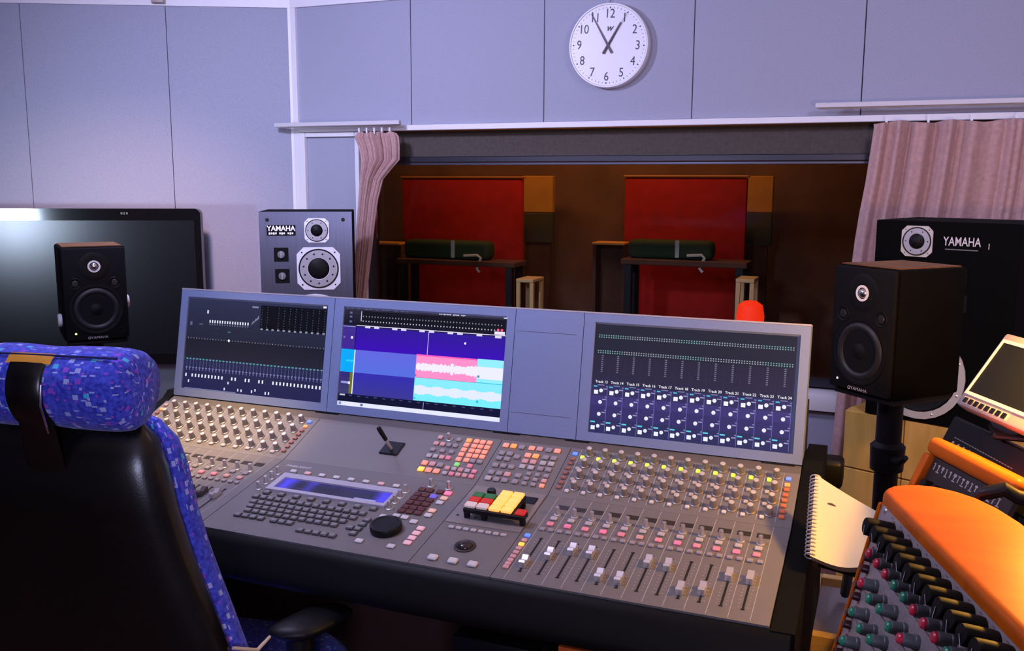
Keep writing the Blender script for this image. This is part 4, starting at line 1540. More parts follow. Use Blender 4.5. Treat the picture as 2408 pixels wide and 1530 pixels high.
def big_speaker(label, loc, th, w, h, d, front, plate_m, tweet, mid, woof, pads, badge, screws, body):
    r = thing('loudspeaker', label, 'loudspeaker', loc, th, 'large three-way loudspeakers')
    MB().rbox(-w / 2, w / 2, .003, d, 0, h, .003, 1).build('cabinet', body, r)
    MB().box(-w / 2 + .001, w / 2 - .001, 0, .0028, .001, h - .001).build('front_panel', front, r)
    for nm, spec in (('tweeter', tweet), ('midrange', mid)):
        if not spec:
            continue
        x, z, R_ = spec
        p_ = MB().prism([(x + a, z + b) for a, b in chamfer_sq(R_, R_ * .32)], -.004, -.0002, toy).build(nm, plate_m, r, smooth=0)
        MB().ring((x, -.0042, z), (0, -1, 0), R_ * .86, R_ * .93, .0012, 40).build('ring', M_BLACK, p_)
        MB().ring((x, -.0042, z), (0, -1, 0), R_ * .52, R_ * .84, .0010, 40).build('grille_ring', mat('grille_grey', (0.42, 0.41, 0.44), 0.4, 0.4), p_)
        MB().lathe([(R_ * .50, .0), (R_ * .46, .003), (R_ * .28, .008), (0, .010)], 32, (x, -.0042, z), (0, -1, 0)).build('dome', M_CONE, p_)
        for k in range(11 if nm == 'midrange' else 6):
            a = 2 * PI * (k + .5) / (11 if nm == 'midrange' else 6)
            MB().lathe([(R_ * .045, 0), (0, .0005)], 10, (x + R_ * .70 * math.sin(a), -.0053, z + R_ * .70 * math.cos(a)), (0, -1, 0)).build('vent_hole', M_BLACK, p_)
        for sx_ in (-1, 1):
            for sz_ in (-1, 1):
                MB().lathe([(R_ * .04, 0), (0, .001)], 8, (x + sx_ * R_ * .76, -.0041, z + sz_ * R_ * .76), (0, -1, 0)).build('screw', M_BLACK, p_)
    x, z, R_ = woof
    p_ = MB().ring((x, -.0002, z), (0, -1, 0), R_ * .84, R_, .0045, 28).build('woofer', plate_m, r, smooth=0)
    MB().lathe([(R_ * .838, .001), (R_ * .80, .006), (R_ * .72, .003), (R_ * .35, .0006), (R_ * .22, .004), (0, .008)], 40, (x, -.0002, z), (0, -1, 0)).build('cone', M_CONE, p_)
    for k in range(8):
        a = 2 * PI * (k + .5) / 8
        MB().lathe([(R_ * .03, 0), (0, .002)], 10, (x + R_ * .92 * math.sin(a), -.0048, z + R_ * .92 * math.cos(a)), (0, -1, 0)).build('screw', M_STEEL, p_)
    for x, z, s_ in pads:
        p_ = MB().rbox(x - s_, x + s_, -.003, -.0002, z - s_, z + s_, .001, 1).build('level_control', M_BAFFLE, r)
        MB().lathe([(s_ * .55, .003), (s_ * .5, .008), (0, .009)], 20, (x, 0, z), (0, -1, 0)).build('dial', mat('dial_grey', (0.22, 0.22, 0.25), 0.35, 0.5), p_)
        MB().box(x - s_ * .06, x + s_ * .06, -.0105, -.0092, z - s_ * .45, z + s_ * .45).build('pointer', M_STEEL, p_)
    for x, z in screws:
        MB().lathe([(.008, .0003), (.007, .0020), (0, .0024)], 12, (x, 0, z), (0, -1, 0)).build('screw', M_BLACK, r)
    badge(r)
    return r


M_PLATEW = mat('driver_plate_white', (0.80, 0.80, 0.84), 0.35, 0.2)
M_PLATEG = mat('driver_plate_grey', (0.50, 0.47, 0.42), 0.45, 0.2)
M_FRONTS = mat('front_brushed', (0.20, 0.21, 0.29), 0.34, 0.9, var=0.15, vscale=6, stretch=(60, 1, 1))
# left one: face px scale about 568 px per metre
thL = math.radians(30)
tl = atd(718, 497, 3.86)
h_ = .675


def badge_l(r):
    MB().rbox(-.158, -.042, -.0022, -.0002, h_ - .099, h_ - .055, .002, 1).build('badge_plate', M_BAFFLE, r)
    wall_text('YAMAHA', .030, -.100, -.0026, h_ - .070, mat('badge_white', (0.9, 0.9, 0.92), 0.3), r, 'lettering', bold=.0008, sx=.92)
    mb = MB()
    for i in range(12):
        if i not in (4, 8):
            mb.box(-.150 + .0084 * i, -.1435 + .0084 * i, -.0030, -.0023, h_ - .0945 + .0015 * (i % 2), h_ - .0855)
    mb.build('small_print', MATS['badge_white'], r, smooth=0)


big_speaker('large loudspeaker with brushed silver front and white driver plates', (tl[0], tl[1], tl[2] - h_), thL, .378, h_, .30, M_FRONTS, M_PLATEW,
            (.044, h_ - .078, .050), (.048, h_ - .236, .0885), (.030, h_ - .502, .160), ((-.103, h_ - .177, .029), (-.101, h_ - .266, .029)), badge_l,
            ((-.155, h_ - .034), (.152, h_ - .034)), M_CAB)
r = thing('speaker_plinth', 'black plinth under the silver-fronted loudspeaker', 'plinth', (tl[0], tl[1], 0), thL)
MB().rbox(-.17, .17, .02, .30, 0, tl[2] - h_ - .001, .004, 1).build('box', M_BLKMATT, r)
MB().rbox(-.18, .18, .01, .31, 0.0, .03, .004, 1).build('foot', M_BLKMATT, r)

# right one
aR = math.radians(-22)
uR, nR = V(math.cos(aR), math.sin(aR), 0), V(math.sin(aR), -math.cos(aR), 0)
pR = atd(2062, 516, 2.70)
wR, hR = .384, .572
oR = pR + uR * wR / 2


def fR(px, py):
    q_ = onplane(px, py, pR, nR)
    return float((q_ - oR) @ uR), float(q_[2] - (oR[2] - hR))


M_FRONTB = mat('front_black', (0.002, 0.002, 0.002), 0.8, spec=0.05)
tx, tz = fR(2157, 567)
wx, wz = fR(2160, 880)
bx0, bz_ = fR(2262, 572)
l1, l2 = fR(2252, 652), fR(2252, 714)


def badge_r(r):
    wall_text('YAMAHA', .034, bx0, -.0008, bz_ + .003, mat('badge_dim', (0.62, 0.58, 0.58), 0.4, 0.3), r, 'lettering', bold=.0004, sx=.70)
    MB().box(bx0 - .043, bx0 + .043, -.0010, -.0002, bz_ - .0195, bz_ - .0165).build('badge_line', mat('badge_line', (0.12, 0.11, 0.11), 0.5), r)
    e_ = fR(2326, 580)
    MB().box(e_[0] - .001, e_[0] + .001, -.0012, -.0002, e_[1] - .008, e_[1] + .008).build('mark', MATS['badge_dim'], r)


big_speaker('large black loudspeaker in front of the wide mauve curtain', (oR[0], oR[1], oR[2] - hR), aR, wR, hR, .30, M_FRONTB, M_PLATEG,
            (tx, tz, .043), None, (wx, wz, .128), ((l1[0], l1[1], .024), (l2[0], l2[1], .024)), badge_r, (), M_CAB)
# cupboard under it
zc = oR[2] - hR - .001
cp = thing('cupboard', 'yellow-brown wooden cupboard under the black loudspeaker', 'cupboard', (oR[0], oR[1], 0), aR)
M_CUP = wood_mat('cupboard_wood', (0.42, 0.24, 0.05), (0.56, 0.34, 0.09), (14, 14, 3), 0.6)
xl = -wR / 2 - .062
MB().box(xl, .42, .022, .36, 0, zc).build('carcass', M_CUP, cp)
for a, b in ((xl + .001, -.076), (-.073, .17), (.173, .419)):
    MB().rbox(a, b, .002, .0215, zc - .175, zc - .001, .002, 1).build('door', M_CUP, cp)
    MB().rbox(a, b, .002, .0215, .06, zc - .179, .002, 1).build('door', M_CUP, cp)

# ================================================================ office chair
PHI = math.radians(10)
hb = atd(112, 905, 1.27)
ch = thing('office_chair', 'black leather office chair with blue flecked fabric seen from behind', 'chair', (hb[0], hb[1], 0), PHI)
zh = hb[2]


def sup(hw, hd, yc, z, n=40, e=3.2, xc=0.0):
    out = []
    for i in range(n):
        a = 2 * PI * i / n
        c_, s_ = math.cos(a), math.sin(a)
        out.append((xc + hw * math.copysign(abs(c_) ** (2 / e), c_), yc + hd * math.copysign(abs(s_) ** (2 / e), s_), z))
    return out


def loft(rows):
    mb = MB()
    n = len(rows[0])
    vs_ = [q for r_ in rows for q in r_]
    fs = []
    for j in range(len(rows) - 1):
        for i in range(n):
            i2 = (i + 1) % n
            fs.append((j * n + i, j * n + i2, (j + 1) * n + i2, (j + 1) * n + i))
    fs.append(tuple(range(n - 1, -1, -1)))
    fs.append(tuple((len(rows) - 1) * n + i for i in range(n)))
    # unrolled cloth coordinates in metres
    big = max(rows, key=lambda r_: sum((V(*r_[i]) - V(*r_[i - 1])) @ (V(*r_[i]) - V(*r_[i - 1])) for i in range(n)))
    cu = [0.0]
    for i in range(n):
        cu.append(cu[-1] + float(np.linalg.norm(V(*big[(i + 1) % n]) - V(*big[i]))))
    cv = [0.0]
    for j in range(len(rows) - 1):
        cv.append(cv[-1] + float(np.linalg.norm(V(*rows[j + 1][0]) - V(*rows[j][0]))))
    mb.uv = []
    for j in range(len(rows) - 1):
        for i in range(n):
            mb.uv.append([(cu[i], cv[j]), (cu[i + 1], cv[j]), (cu[i + 1], cv[j + 1]), (cu[i], cv[j + 1])])
    for r_, rng in ((rows[0], range(n - 1, -1, -1)), (rows[-1], range(n))):
        ax_ = (1, 2) if abs(r_[0][0] - r_[n // 3][0]) < 1e-6 else (0, 1)
        mb.uv.append([(r_[i][ax_[0]], r_[i][ax_[1]]) for i in rng])
    return mb._add(vs_, fs)


HWT = [(.50, .200), (.58, .225), (.70, .225), (.79, .200), (.85, .182), (.90, .168), (.96, .155), (1.02, .146), (1.060, .134), (1.088, .112), (1.102, .075), (1.107, .03)]


def rear_y(z):
    return .02 + max(0, (1.0 - z)) * .10 + (.05 * max(0, (.72 - z)) if z < .72 else 0)


rows, rows2 = [], []
for z, hw in HWT:
    k = 1.0 if z < 1.05 else max(.25, (1.10 - z) / .05)
    rows.append(sup(hw, .052 * k, rear_y(z) + .017, z, 48, 2.5))
    rows2.append(sup(hw * .985 + .004, .040 * k, rear_y(z) + .062, z - .012))
loft(rows).build('back_shell', M_LEATHER, ch, smooth=60)
loft(rows2).build('back_cushion', M_FABRIC, ch, smooth=60)
# head rest roll
hr_rows = []
xa, xb = -.112, .138
for i in range(15):
    u = -1 + 2 * i / 14
    x = (xa + xb) / 2 + (xb - xa) / 2 * math.copysign(1 - (1 - abs(u)) ** 1.6, u)
    k = (1 - abs(u) ** 7 * .55)
    k *= 1 - .05 * math.exp(-(x / .03) ** 2)
    if i in (0, 14):
        k *= .62
    ring_ = []
    for j in range(36):
        a = 2 * PI * j / 36
        ring_.append((x, .012 + .058 * k * math.cos(a), zh + .057 * k * math.sin(a) + .004 * math.cos(2 * a)))
    hr_rows.append(ring_)
hd_ = loft(hr_rows).build('head_rest', M_FABRIC, ch, smooth=60)
# seam along the roll
seam = [(x, .012 + .0585 * math.cos(math.radians(128)), zh + .0575 * math.sin(math.radians(128)) + .001) for x in np.linspace(xa + .012, xb - .012, 12)]
MB().tube(seam, .0016, 6).build('seam', mat('seam_blue', (0.01, 0.012, 0.10), 0.9), hd_)
# black bracket wrapping the roll from the slot on top down to the shell
br = []
for k in range(11):
    a = math.radians(142 + 85 * k / 10)
    row = []
    for x, lift in ((-.027, .0), (-.024, .004), (0, .005), (.024, .004), (.027, .0)):
        rr_ = .0585 + lift
        row.append((x, .012 + rr_ * math.cos(a), zh + rr_ * math.sin(a)))
    br.append(row)
low = [(x, -.012 + (.0 if abs(x) > .025 else -.004), 1.02) for x in (-.030, -.026, 0, .026, .030)]
br.append(low)
MB().grid(br).build('bracket', M_LEATHER, ch, smooth=60)
gold = []
for a in (125, 133, 142):
    a = math.radians(a)
    gold.append([(x, .012 + (.0592 + .0015 * (1 - abs(x) / .035)) * math.cos(a), zh + .0592 * math.sin(a)) for x in (-.034, -.022, -.008, .008, .022, .034)])
MB().grid(gold).build('slot_trim', mat('amber_trim', (0.85, 0.38, 0.04), 0.35, 0.2), ch)
MB().tube([(.0285, -.0475, zh + .012), (.0290, -.052, zh - .015), (.0285, -.040, zh - .055)], .0016, 6).build('bracket_edge', M_CHROME, ch)
# seat, column, base
seat_rows = [sup(.235, .225, .33, z_, 36, 4.0) for z_ in (.455, .47, .525)] + [sup(.215, .205, .33, .545, 36, 4.0)]
loft(seat_rows).build('seat', M_FABRIC, ch, smooth=60)
MB().box(-.19, .19, .15, .50, .425, .4548).build('seat_pan', M_BLACK, ch)
MB().tube([(0, .12, .44), (0, .075, .50), (0, .07, .62)], .022, 10).build('back_bar', M_BLACK, ch)
MB().cyl((0, .33, .10), (0, .33, .425), .026).build('gas_column', M_BLACK, ch)
for k in range(5):
    a = 2 * PI * k / 5 + .3
    ex_, ey_ = math.cos(a), math.sin(a)
    MB().tube([(.02 * ex_, .33 + .02 * ey_, .11), (.28 * ex_, .33 + .28 * ey_, .07)], [.024, .014], 8).build('base_leg', M_BLACK, ch)
    MB().cyl((.28 * ex_ - .012 * ey_, .33 + .28 * ey_ + .012 * ex_, .028), (.28 * ex_ + .012 * ey_, .33 + .28 * ey_ - .012 * ex_, .028), .0275).build('castor', M_BLACK, ch)


def ch_local(q):
    d_ = V(*q) - V(hb[0], hb[1], 0)
    c_, s_ = math.cos(-PHI), math.sin(-PHI)
    return (c_ * d_[0] - s_ * d_[1], s_ * d_[0] + c_ * d_[1], d_[2])


a0, a1 = ch_local(atz(658, 1490, .675)), ch_local(atz(800, 1418, .675))
pad = []
for i in range(13):
    u = -1 + 2 * i / 12
    k = (1 - abs(u) ** 4) ** .5 * .96 + .04
    cx_, cy_ = a0[0] + (a1[0] - a0[0]) * (i / 12), a0[1] + (a1[1] - a0[1]) * (i / 12)
    pad.append([(cx_ + .044 * k * math.cos(2 * PI * j / 20), cy_, .668 + .016 * k * math.sin(2 * PI * j / 20)) for j in range(20)])
loft(pad).build('arm_pad', M_BLACK, ch, smooth=60)
mx_, my_ = (a0[0] * .7 + a1[0] * .3), (a0[1] * .7 + a1[1] * .3)
MB().tube([(mx_, my_, .655), (mx_ + .004, my_, .56), (mx_ - .03, my_ + .05, .46), (.17, .33, .44)], [.024, .026, .022, .018], 10).build('arm_post', M_BLACK, ch)
MB().tube([(-mx_, my_, .655), (-mx_, my_, .56), (-mx_ + .03, my_ + .05, .46), (-.17, .33, .44)], [.024, .026, .022, .018], 10).build('arm_post', M_BLACK, ch)
pad2 = [[(-x, y, z) for x, y, z in row] for row in pad]
loft(pad2).build('arm_pad', M_BLACK, ch, smooth=60)
b0, b1, b2 = ch_local(atd(548, 1523, 1.36)), ch_local(atd(605, 1528, 1.40)), ch_local(atd(634, 1497, 1.46))
MB().tube([b0, b1, b2], [.0025, .003, .0025], 8).build('arm_link', mat('link_cream', (0.8, 0.7, 0.5), 0.5), ch)

# ================================================================ side desk on the right with its racks
ZD = .765
sd = thing('side_desk', 'black side desk under the wooden racks at the right', 'desk', (.9, -.05, 0))
SDO = V(.9, -.05, 0)
MB().prism([(.512, -.75), (.512, -.128), (.580, -.100), (.580, .62), (1.25, .62), (1.25, -.75)], ZD - .03, ZD).build('desktop', M_BLKMATT, sd, SDO, smooth=0)
for x, y in ((.64, -.70), (1.20, -.70), (.64, .57), (1.20, .57)):
    MB().box(x - .025, x + .025, y - .025, y + .025, 0, ZD - .031).build('leg', M_BLKMATT, sd, SDO)


class Fr:
    """a slanted front: u along it, v down it, n out of it"""

    def __init__(s_, O, ang, v, root):
        a = math.radians(ang)
        s_.O, s_.u, s_.v = V(*O), V(math.cos(a), math.sin(a), 0), V(*v) / np.linalg.norm(v)
        n = np.cross(s_.v, s_.u)
        s_.n = n / np.linalg.norm(n)
        if s_.n[2] < 0:
            s_.n = -s_.n
        s_.root = V(*root)
        s_.M = frameM(s_.O - s_.root, s_.u, -s_.v, s_.n)

    def put(s_, name, mb, mt, parent, smooth=35):
        o = obj(name, mb.mesh(name, mt, None, smooth), parent)
        o.matrix_local = s_.M
        return o


# ---- rack with black knobs and a wide wooden top
O1 = atd(2090, 1170, 1.15)
rk = thing('channel_rack', 'rack of silver modules with black knobs under an orange wooden top', 'audio rack', (.66, -.33, ZD))
F1 = Fr(O1, -71.76, (-.216, -.071, -.974), (.66, -.33, ZD))
w1 = V(F1.u[1] * -1, F1.u[0], 0)
back = [(.567, -.079), (.580, -.068), (.598, -.0605), (.619, -.060), (.643, -.071), (.665, -.089), (.686, -.120), (.706, -.164), (.733, -.25), (.765, -.37), (.795, -.50), (.815, -.62)]
f0, f1 = O1 + F1.u * -.012, O1 + F1.u * .55
outl = [(f0[0] - .003, f0[1]), (f1[0] - .003, f1[1])] + back[::-1] + [(.560, -.092)]
bm = bmesh.new()
vb = [bm.verts.new((x, y, 1.010)) for x, y in outl]
fb = bm.faces.new(vb)
ex = bmesh.ops.extrude_face_region(bm, geom=[fb])
for q in ex['geom']:
    if isinstance(q, bmesh.types.BMVert):
        q.co.z = 1.036
bmesh.ops.recalc_face_normals(bm, faces=bm.faces)
bmesh.ops.bevel(bm, geom=[e for e in bm.edges if all(q.co.z > 1.03 for q in e.verts)], offset=.009, segments=3, profile=.6, affect='EDGES')
MB().frombm(bm).build('wooden_top', M_WOOD, rk, (.66, -.33, ZD), smooth=50)
inn = [(x * .985 + .6 * .015, y * .97 + -.3 * .03) for x, y in back]
bod = MB()
bf0, bf1 = O1 + F1.u * -.010, O1 + F1.u * .53
bod.prism([(bf0[0] + .010, bf0[1] + .002), (bf1[0] + .010, bf1[1])] + inn[::-1], ZD + .001, 1.0095)
vb_ = .268
q0, q1 = O1 + F1.v * vb_ + F1.u * -.012 - F1.n * .006, O1 + F1.v * vb_ + F1.u * .53 - F1.n * .006
t0, t1 = O1 + F1.v * .024 + F1.u * -.012 - F1.n * .006, O1 + F1.v * .024 + F1.u * .53 - F1.n * .006
e0, e1 = bf0 + V(.012, .002, 0), bf1 + V(.012, 0, 0)
bod._add([t0, q0, (e0[0], e0[1], q0[2]), (e0[0], e0[1], t0[2]), t1, q1, (e1[0], e1[1], q1[2]), (e1[0], e1[1], t1[2])],
         [(0, 1, 2, 3), (4, 7, 6, 5), (0, 4, 5, 1), (1, 5, 6, 2), (2, 6, 7, 3), (3, 7, 4, 0)])
bod.build('case', M_BLKMATT, rk, (.66, -.33, ZD), smooth=0)
F1.put('wooden_cheek', MB().rbox(-.0185, -.0130, -vb_, -.012, -.018, .0035, .0015, 1), M_WOOD, rk)
M_MOD = mat('module_silver', (0.42, 0.36, 0.35), 0.5, 0.35, var=0.12, vscale=150)
strips = ((.010, .0805), (.0820, .1180), (.1195, .1565), (.1580, .1950), (.1965, .2335), (.2350, .266))
K_BLK = MB().lathe([(.0108, 0), (.0112, .003), (.0104, .029), (.0096, .0325), (0, .0330)], 18).box(-.0005, .0005, .0100, .0115, .003, .0335).box(-.0005, .0005, .0, .0100, .0326, .0335).mesh('knob', mat('knob_black', (0.004, 0.004, 0.004), 0.6, spec=0.15))
two_tone(K_BLK, M_PRINT, lambda c: c.z > .0333 or (abs(c.x) < .0006 and c.y > .0112))
M_KGR = mat('knob_clear_grey', (0.10, 0.11, 0.115), 0.4)
K_GRY = MB().lathe([(.0086, 0), (.0086, .004), (.0076, .005), (.0070, .0165), (.0062, .0175), (0, .0175)], 16).mesh('knob', M_KGR)
K_CAPR = MB().lathe([(.0060, .0176), (.0058, .0205), (.0040, .0220), (0, .0222)], 14).mesh('cap', mat('cap_red', (0.55, 0.02, 0.05), 0.3))
K_CAPG = MB().lathe([(.0060, .0176), (.0058, .0205), (.0040, .0220), (0, .0222)], 14).mesh('cap', mat('cap_green', (0.02, 0.22, 0.12), 0.3))
K_SML = MB().lathe([(.0056, 0), (.0050, .008), (.0040, .0095), (0, .0096)], 14).mesh('knob', mat('knob_maroon', (0.055, 0.012, 0.012), 0.35))
K_LED = MB().lathe([(.0022, 0), (.0020, .0016), (0, .0024)], 10).mesh('indicator', mat('led_dim_red', (0.45, 0.02, 0.05), 0.3))
K_SCR = MB().lathe([(.0044, 0), (.0040, .002), (.0020, .003), (0, .0031)], 12).mesh('screw', M_STEEL)


def sub(nm, me, parent, x, t_, h=0):
    return place(nm, me, parent, x, t_, h)


for k, (v0, v1) in enumerate(strips):
    md = F1.put('module', MB().box(-.0128, .50, -v1, -v0, -.0045, 0), M_MOD, rk, 0)
    if k == 0:
        sub('screw', K_SCR, md, .0014, .0150)
        for i in range(16):
            kb = place('knob', K_BLK, md, .0388 + .0279 * i, .0300 - .0004 * i, 0, math.radians(205 + 25 * math.sin(i * 2.1)))
        for i in range(15):
            u = .0400 + .0300 * i
            kg = sub('knob', K_GRY, md, u, .0620)
            sub('cap', K_CAPR if i % 5 in (0, 1, 2) else K_CAPG, kg, 0, 0)
        pr = MB()
        for i in range(16):
            u = .034 + .0277 * i
            pr.box(u - .006, u - .001, -.0162, -.0155, .0001, .0003)
            pr.box(u - .001, u + .0035, -.0188, -.0178, .0001, .0003)
            pr.box(u + .0035, u + .0050, -.0205, -.0172, .0001, .0003)
        obj('printed_symbols', pr.mesh('printed_symbols', mat('print_brown', (0.10, 0.05, 0.045), 0.7), None, 0), md)
        sub('indicator', K_LED, md, .0030, .0660)
    else:
        vm = (v0 + v1) / 2
        for i in range(12):
            u = .0440 + .0345 * i
            kg = sub('knob', K_GRY, md, u, vm - .001 + .004 * (i % 2))
            sub('cap', K_CAPR if (i + k) % 4 == 1 and k < 3 else K_CAPG, kg, 0, 0)
        sub('indicator', K_LED, md, .0062, v0 + .024 if k == 1 else v0 + .0255)
        pr = MB()
        for i in range(12):
            u = .0440 + .0345 * i
            for a_ in range(9):
                a = math.radians(-140 + 35 * a_)
                x_, y_ = u + .0105 * math.sin(a), -(vm) + .0105 * math.cos(a)
                pr.box(x_ - .0006, x_ + .0006, y_ - .0006, y_ + .0006, .0001, .0003)
        obj('printed_scales', pr.mesh('printed_scales', M_PRINT, None, 0), md)
    if k in (0, 1, 2, 3, 4):
        sub('knob', K_SML, md, .0055, v1 - .0018 if k == 0 else v0 + .0115)
        if k:
            sub('knob', K_SML, md, .0035, v0 + .0015 + .0 if False else v1 - .0010)

# ---- smaller rack behind it
O2 = atd(2195, 1075, 1.40)
r2 = thing('effects_rack', 'small dark rack in an orange rounded wooden frame behind the knob rack', 'audio rack', (.76, .10, ZD))
F2 = Fr(O2, -62.5, (-.354, -.184, -.917), (.76, .10, ZD))
F2.put('wooden_top', MB().rbox(-.0215, .193, .0025, .0300, -.075, .0080, .011, 4), M_WOOD, r2, 60)
F2.put('wooden_cheek', MB().rbox(-.0205, -.0035, -.128, .0020, -.060, .0060, .004, 2), M_WOOD, r2)
fp = F2.put('front_panel', MB().box(-.0030, .190, -.128, .0015, -.012, -.0040), mat('rack_dark', (0.045, 0.03, 0.025), 0.45, 0.3), r2, 0)
pr = MB()
rs = random.Random(3)
for i in range(16):
    u = .004 + .0105 * i
    pr.box(u, u + .0030 + .004 * rs.random(), -.0075 - .0015 * (i % 3), -.0060, -.0039, -.0037)
    pr.box(u + .002, u + .0040, -.0150 - .003 * rs.random(), -.0080, -.0039, -.0037)
    if i % 2:
        pr.box(u, u + .0075, -.0180, -.0166, -.0039, -.0037)
obj('printed_symbols', pr.mesh('printed_symbols', mat('print_pale', (0.55, 0.5, 0.5), 0.6), None, 0), fp)
K_R2 = MB().lathe([(.0072, -.004), (.0070, .008), (.0060, .010), (0, .010)], 14).mesh('knob', M_BLACK)
for i in range(7):
    sub('knob', K_R2, fp, .018 + .026 * i, .040)
    sub('knob', K_R2, fp, .018 + .026 * i, .075)
bx = MB()
qa = O2 + F2.v * .128 + F2.u * -.018
bx.prism([(.585, .118), (.60, .155), (.68, .20), (.83, -.02), (.745, -.055)], ZD + .001, .895)
bx.build('base', M_BLKMATT, r2, (.76, .10, ZD), smooth=0)

# ---- black processor with rows of small marks, and what it stands on
O3 = atd(2232, 1018, 1.55)
r3 = thing('signal_processor', 'black processor unit with a row of tiny lamps under the small display', 'audio unit', (.79, .38, ZD))
F3 = Fr(O3, -66, (-.374, -.166, -.912), (.79, .38, ZD))
bd = F3.put('body', MB().rbox(-.012, .26, -.055, .030, -.10, 0, .003, 1), M_BLACK, r3)
pr = MB()
for i in range(22):
    pr.box(.020 + .0078 * i, .0255 + .0078 * i, -.0024, -.0008, .0001, .0003)
    pr.box(.026 + .0076 * i, .0310 + .0076 * i, -.0215, -.0200, .0001, .0003)
obj('printed_symbols', pr.mesh('printed_symbols', mat('print_dim', (0.30, 0.27, 0.22), 0.6), None, 0), bd)
LMP = MB().lathe([(.0026, 0), (.0022, .0014), (0, .0018)], 10).mesh('lamp', mat('lamp_pale', (0.6, 0.55, 0.45), 0.4))
for i in range(10):
    sub('lamp', LMP, bd, .0240 + .0170 * i, .0105)
bx = MB()
bx.prism([(.630, .335), (.70, .42), (.86, .34), (.80, .16), (.74, .145)], ZD + .001, .945)
bx.build('base', M_BLKMATT, r3, (.79, .38, ZD), smooth=0)

# ---- small display on top of it
O4 = atd(2365, 785, 1.5)
r4 = thing('small_display', 'small tilted grey display with a row of buttons at the right edge', 'display', (.80, .30, 1.03))
F4 = Fr(O4, -63.2, (-.498, -.252, -.830), (.80, .30, 1.03))
M_DFR = mat('display_grey', (0.42, 0.36, 0.35), 0.5)
F4.put('housing', MB().rbox(-.003, .205, -.1350, .003, -.030, -.0005, .005, 2), M_DFR, r4)
fr = MB()
d0, d1, e0, e1 = .0105, .186, .0150, .1085
b_ = .0055
for (a, b, c_, d_) in ((d0 - b_, d1 + b_, e0 - b_, e0), (d0 - b_, d1 + b_, e1, e1 + b_), (d0 - b_, d0, e0, e1), (d1, d1 + b_, e0, e1)):
    fr.box(a, b, -d_, -c_, -.0004, .0012)
F4.put('screen_border', fr, mat('border_white', (0.85, 0.76, 0.72), 0.45), r4, 0)
F4.put('screen', MB().box(d0, d1, -e1, -e0, -.0004, .0004), mat('lcd_dark', (0.010, 0.012, 0.013), 0.5, spec=0.1), r4, 0)
hold = F4.put('button_strip', MB().box(.012, .130, -.1300, -.1185, -.0004, .0008), mat('strip_pale', (0.62, 0.52, 0.50), 0.5), r4, 0)
BQ = MB().rbox(-.0052, .0052, -.0045, .0045, .0009, .0026, .0008, 1).mesh('button', M_BLACK)
for i in range(8):
    sub('button', BQ, hold, .0200 + .0146 * i, .1242)
mid = O4 + F4.u * .10 + F4.v * .10 - F4.n * .02
MB().tube([(mid[0] + .02, mid[1] + .01, 1.043), (mid[0] + .015, mid[1] + .005, 1.06), tuple(mid)], .012, 10).build('neck', M_BLACK, r4, (.80, .30, 1.03))
MB().rbox(mid[0] - .03, mid[0] + .06, mid[1] - .03, mid[1] + .05, 1.0335, 1.0435, .003, 1).build('foot', M_BLACK, r4, (.80, .30, 1.03))

# ---- gooseneck lamp reaching in from the right
lp = thing('gooseneck_lamp', 'black gooseneck lamp curling over the right end of the small rack', 'lamp', (1.10, .10, ZD))
LO = V(1.10, .10, ZD)
g1, g2, g3, g4 = atd(2290, 1180, 1.18), atd(2325, 1158, 1.17), atd(2362, 1150, 1.16), atd(2392, 1168, 1.16)
MB().tube([tuple(g1), tuple((g1 + g2) / 2 + V(0, 0, .004)), tuple(g2), tuple(g3), tuple(g4), (.95, -.02, .98), (1.06, .06, .86), (1.10, .10, ZD + .02)], [.006, .0075, .009, .009, .009, .009, .009, .009], 10).tube([(1.10, .10, ZD + .03), (1.08, .10, 1.05), (1.0, .09, 1.24), (.90, .09, 1.335), (.82, .085, 1.335), (.785, .068, 1.30)], .006, 8).build('gooseneck', M_BLACK, lp, LO)
MB().lathe([(.06, 0.0005), (.06, .014), (.012, .022), (.010, .03)], 24, (1.10, .10, ZD)).build('foot', M_BLACK, lp, LO)
sh_ax = Vector((-.93, -.34, -.08)).normalized()
MB().lathe_open([(.052 * math.sin(math.radians(a_)), .052 * math.cos(math.radians(a_))) for a_ in range(2, 36, 4)] + [(.050 * math.sin(math.radians(a_)), .050 * math.cos(math.radians(a_))) for a_ in range(34, 1, -4)], 28, LAMP, sh_ax).build('light_block_cap', M_BLACK, lp, LO)  # unseen cap added to keep the bulb's light off the chair

# ================================================================ spiral notebook between console and rack
c00, c10, c01, c11 = atz(1904, 1306, .836), atz(2022, 1333, .842), atz(1917, 1114, .930), atz(2064, 1203, .905)
nb_o = V(.49, .20, .80)
nb = thing('spiral_notebook', 'open white spiral notebook propped at the right end of the console', 'notebook', tuple(nb_o))


def nb_pt(u, v, lift=0.0):
    q = c00 * (1 - u) * (1 - v) + c10 * u * (1 - v) + c01 * (1 - u) * v + c11 * u * v
    nrm = np.cross(c10 - c00, c01 - c00)
    nrm /= np.linalg.norm(nrm)
    return q + nrm * (lift - .010 * math.sin(PI * u) * (1 - v) - .004 * math.sin(PI * u))


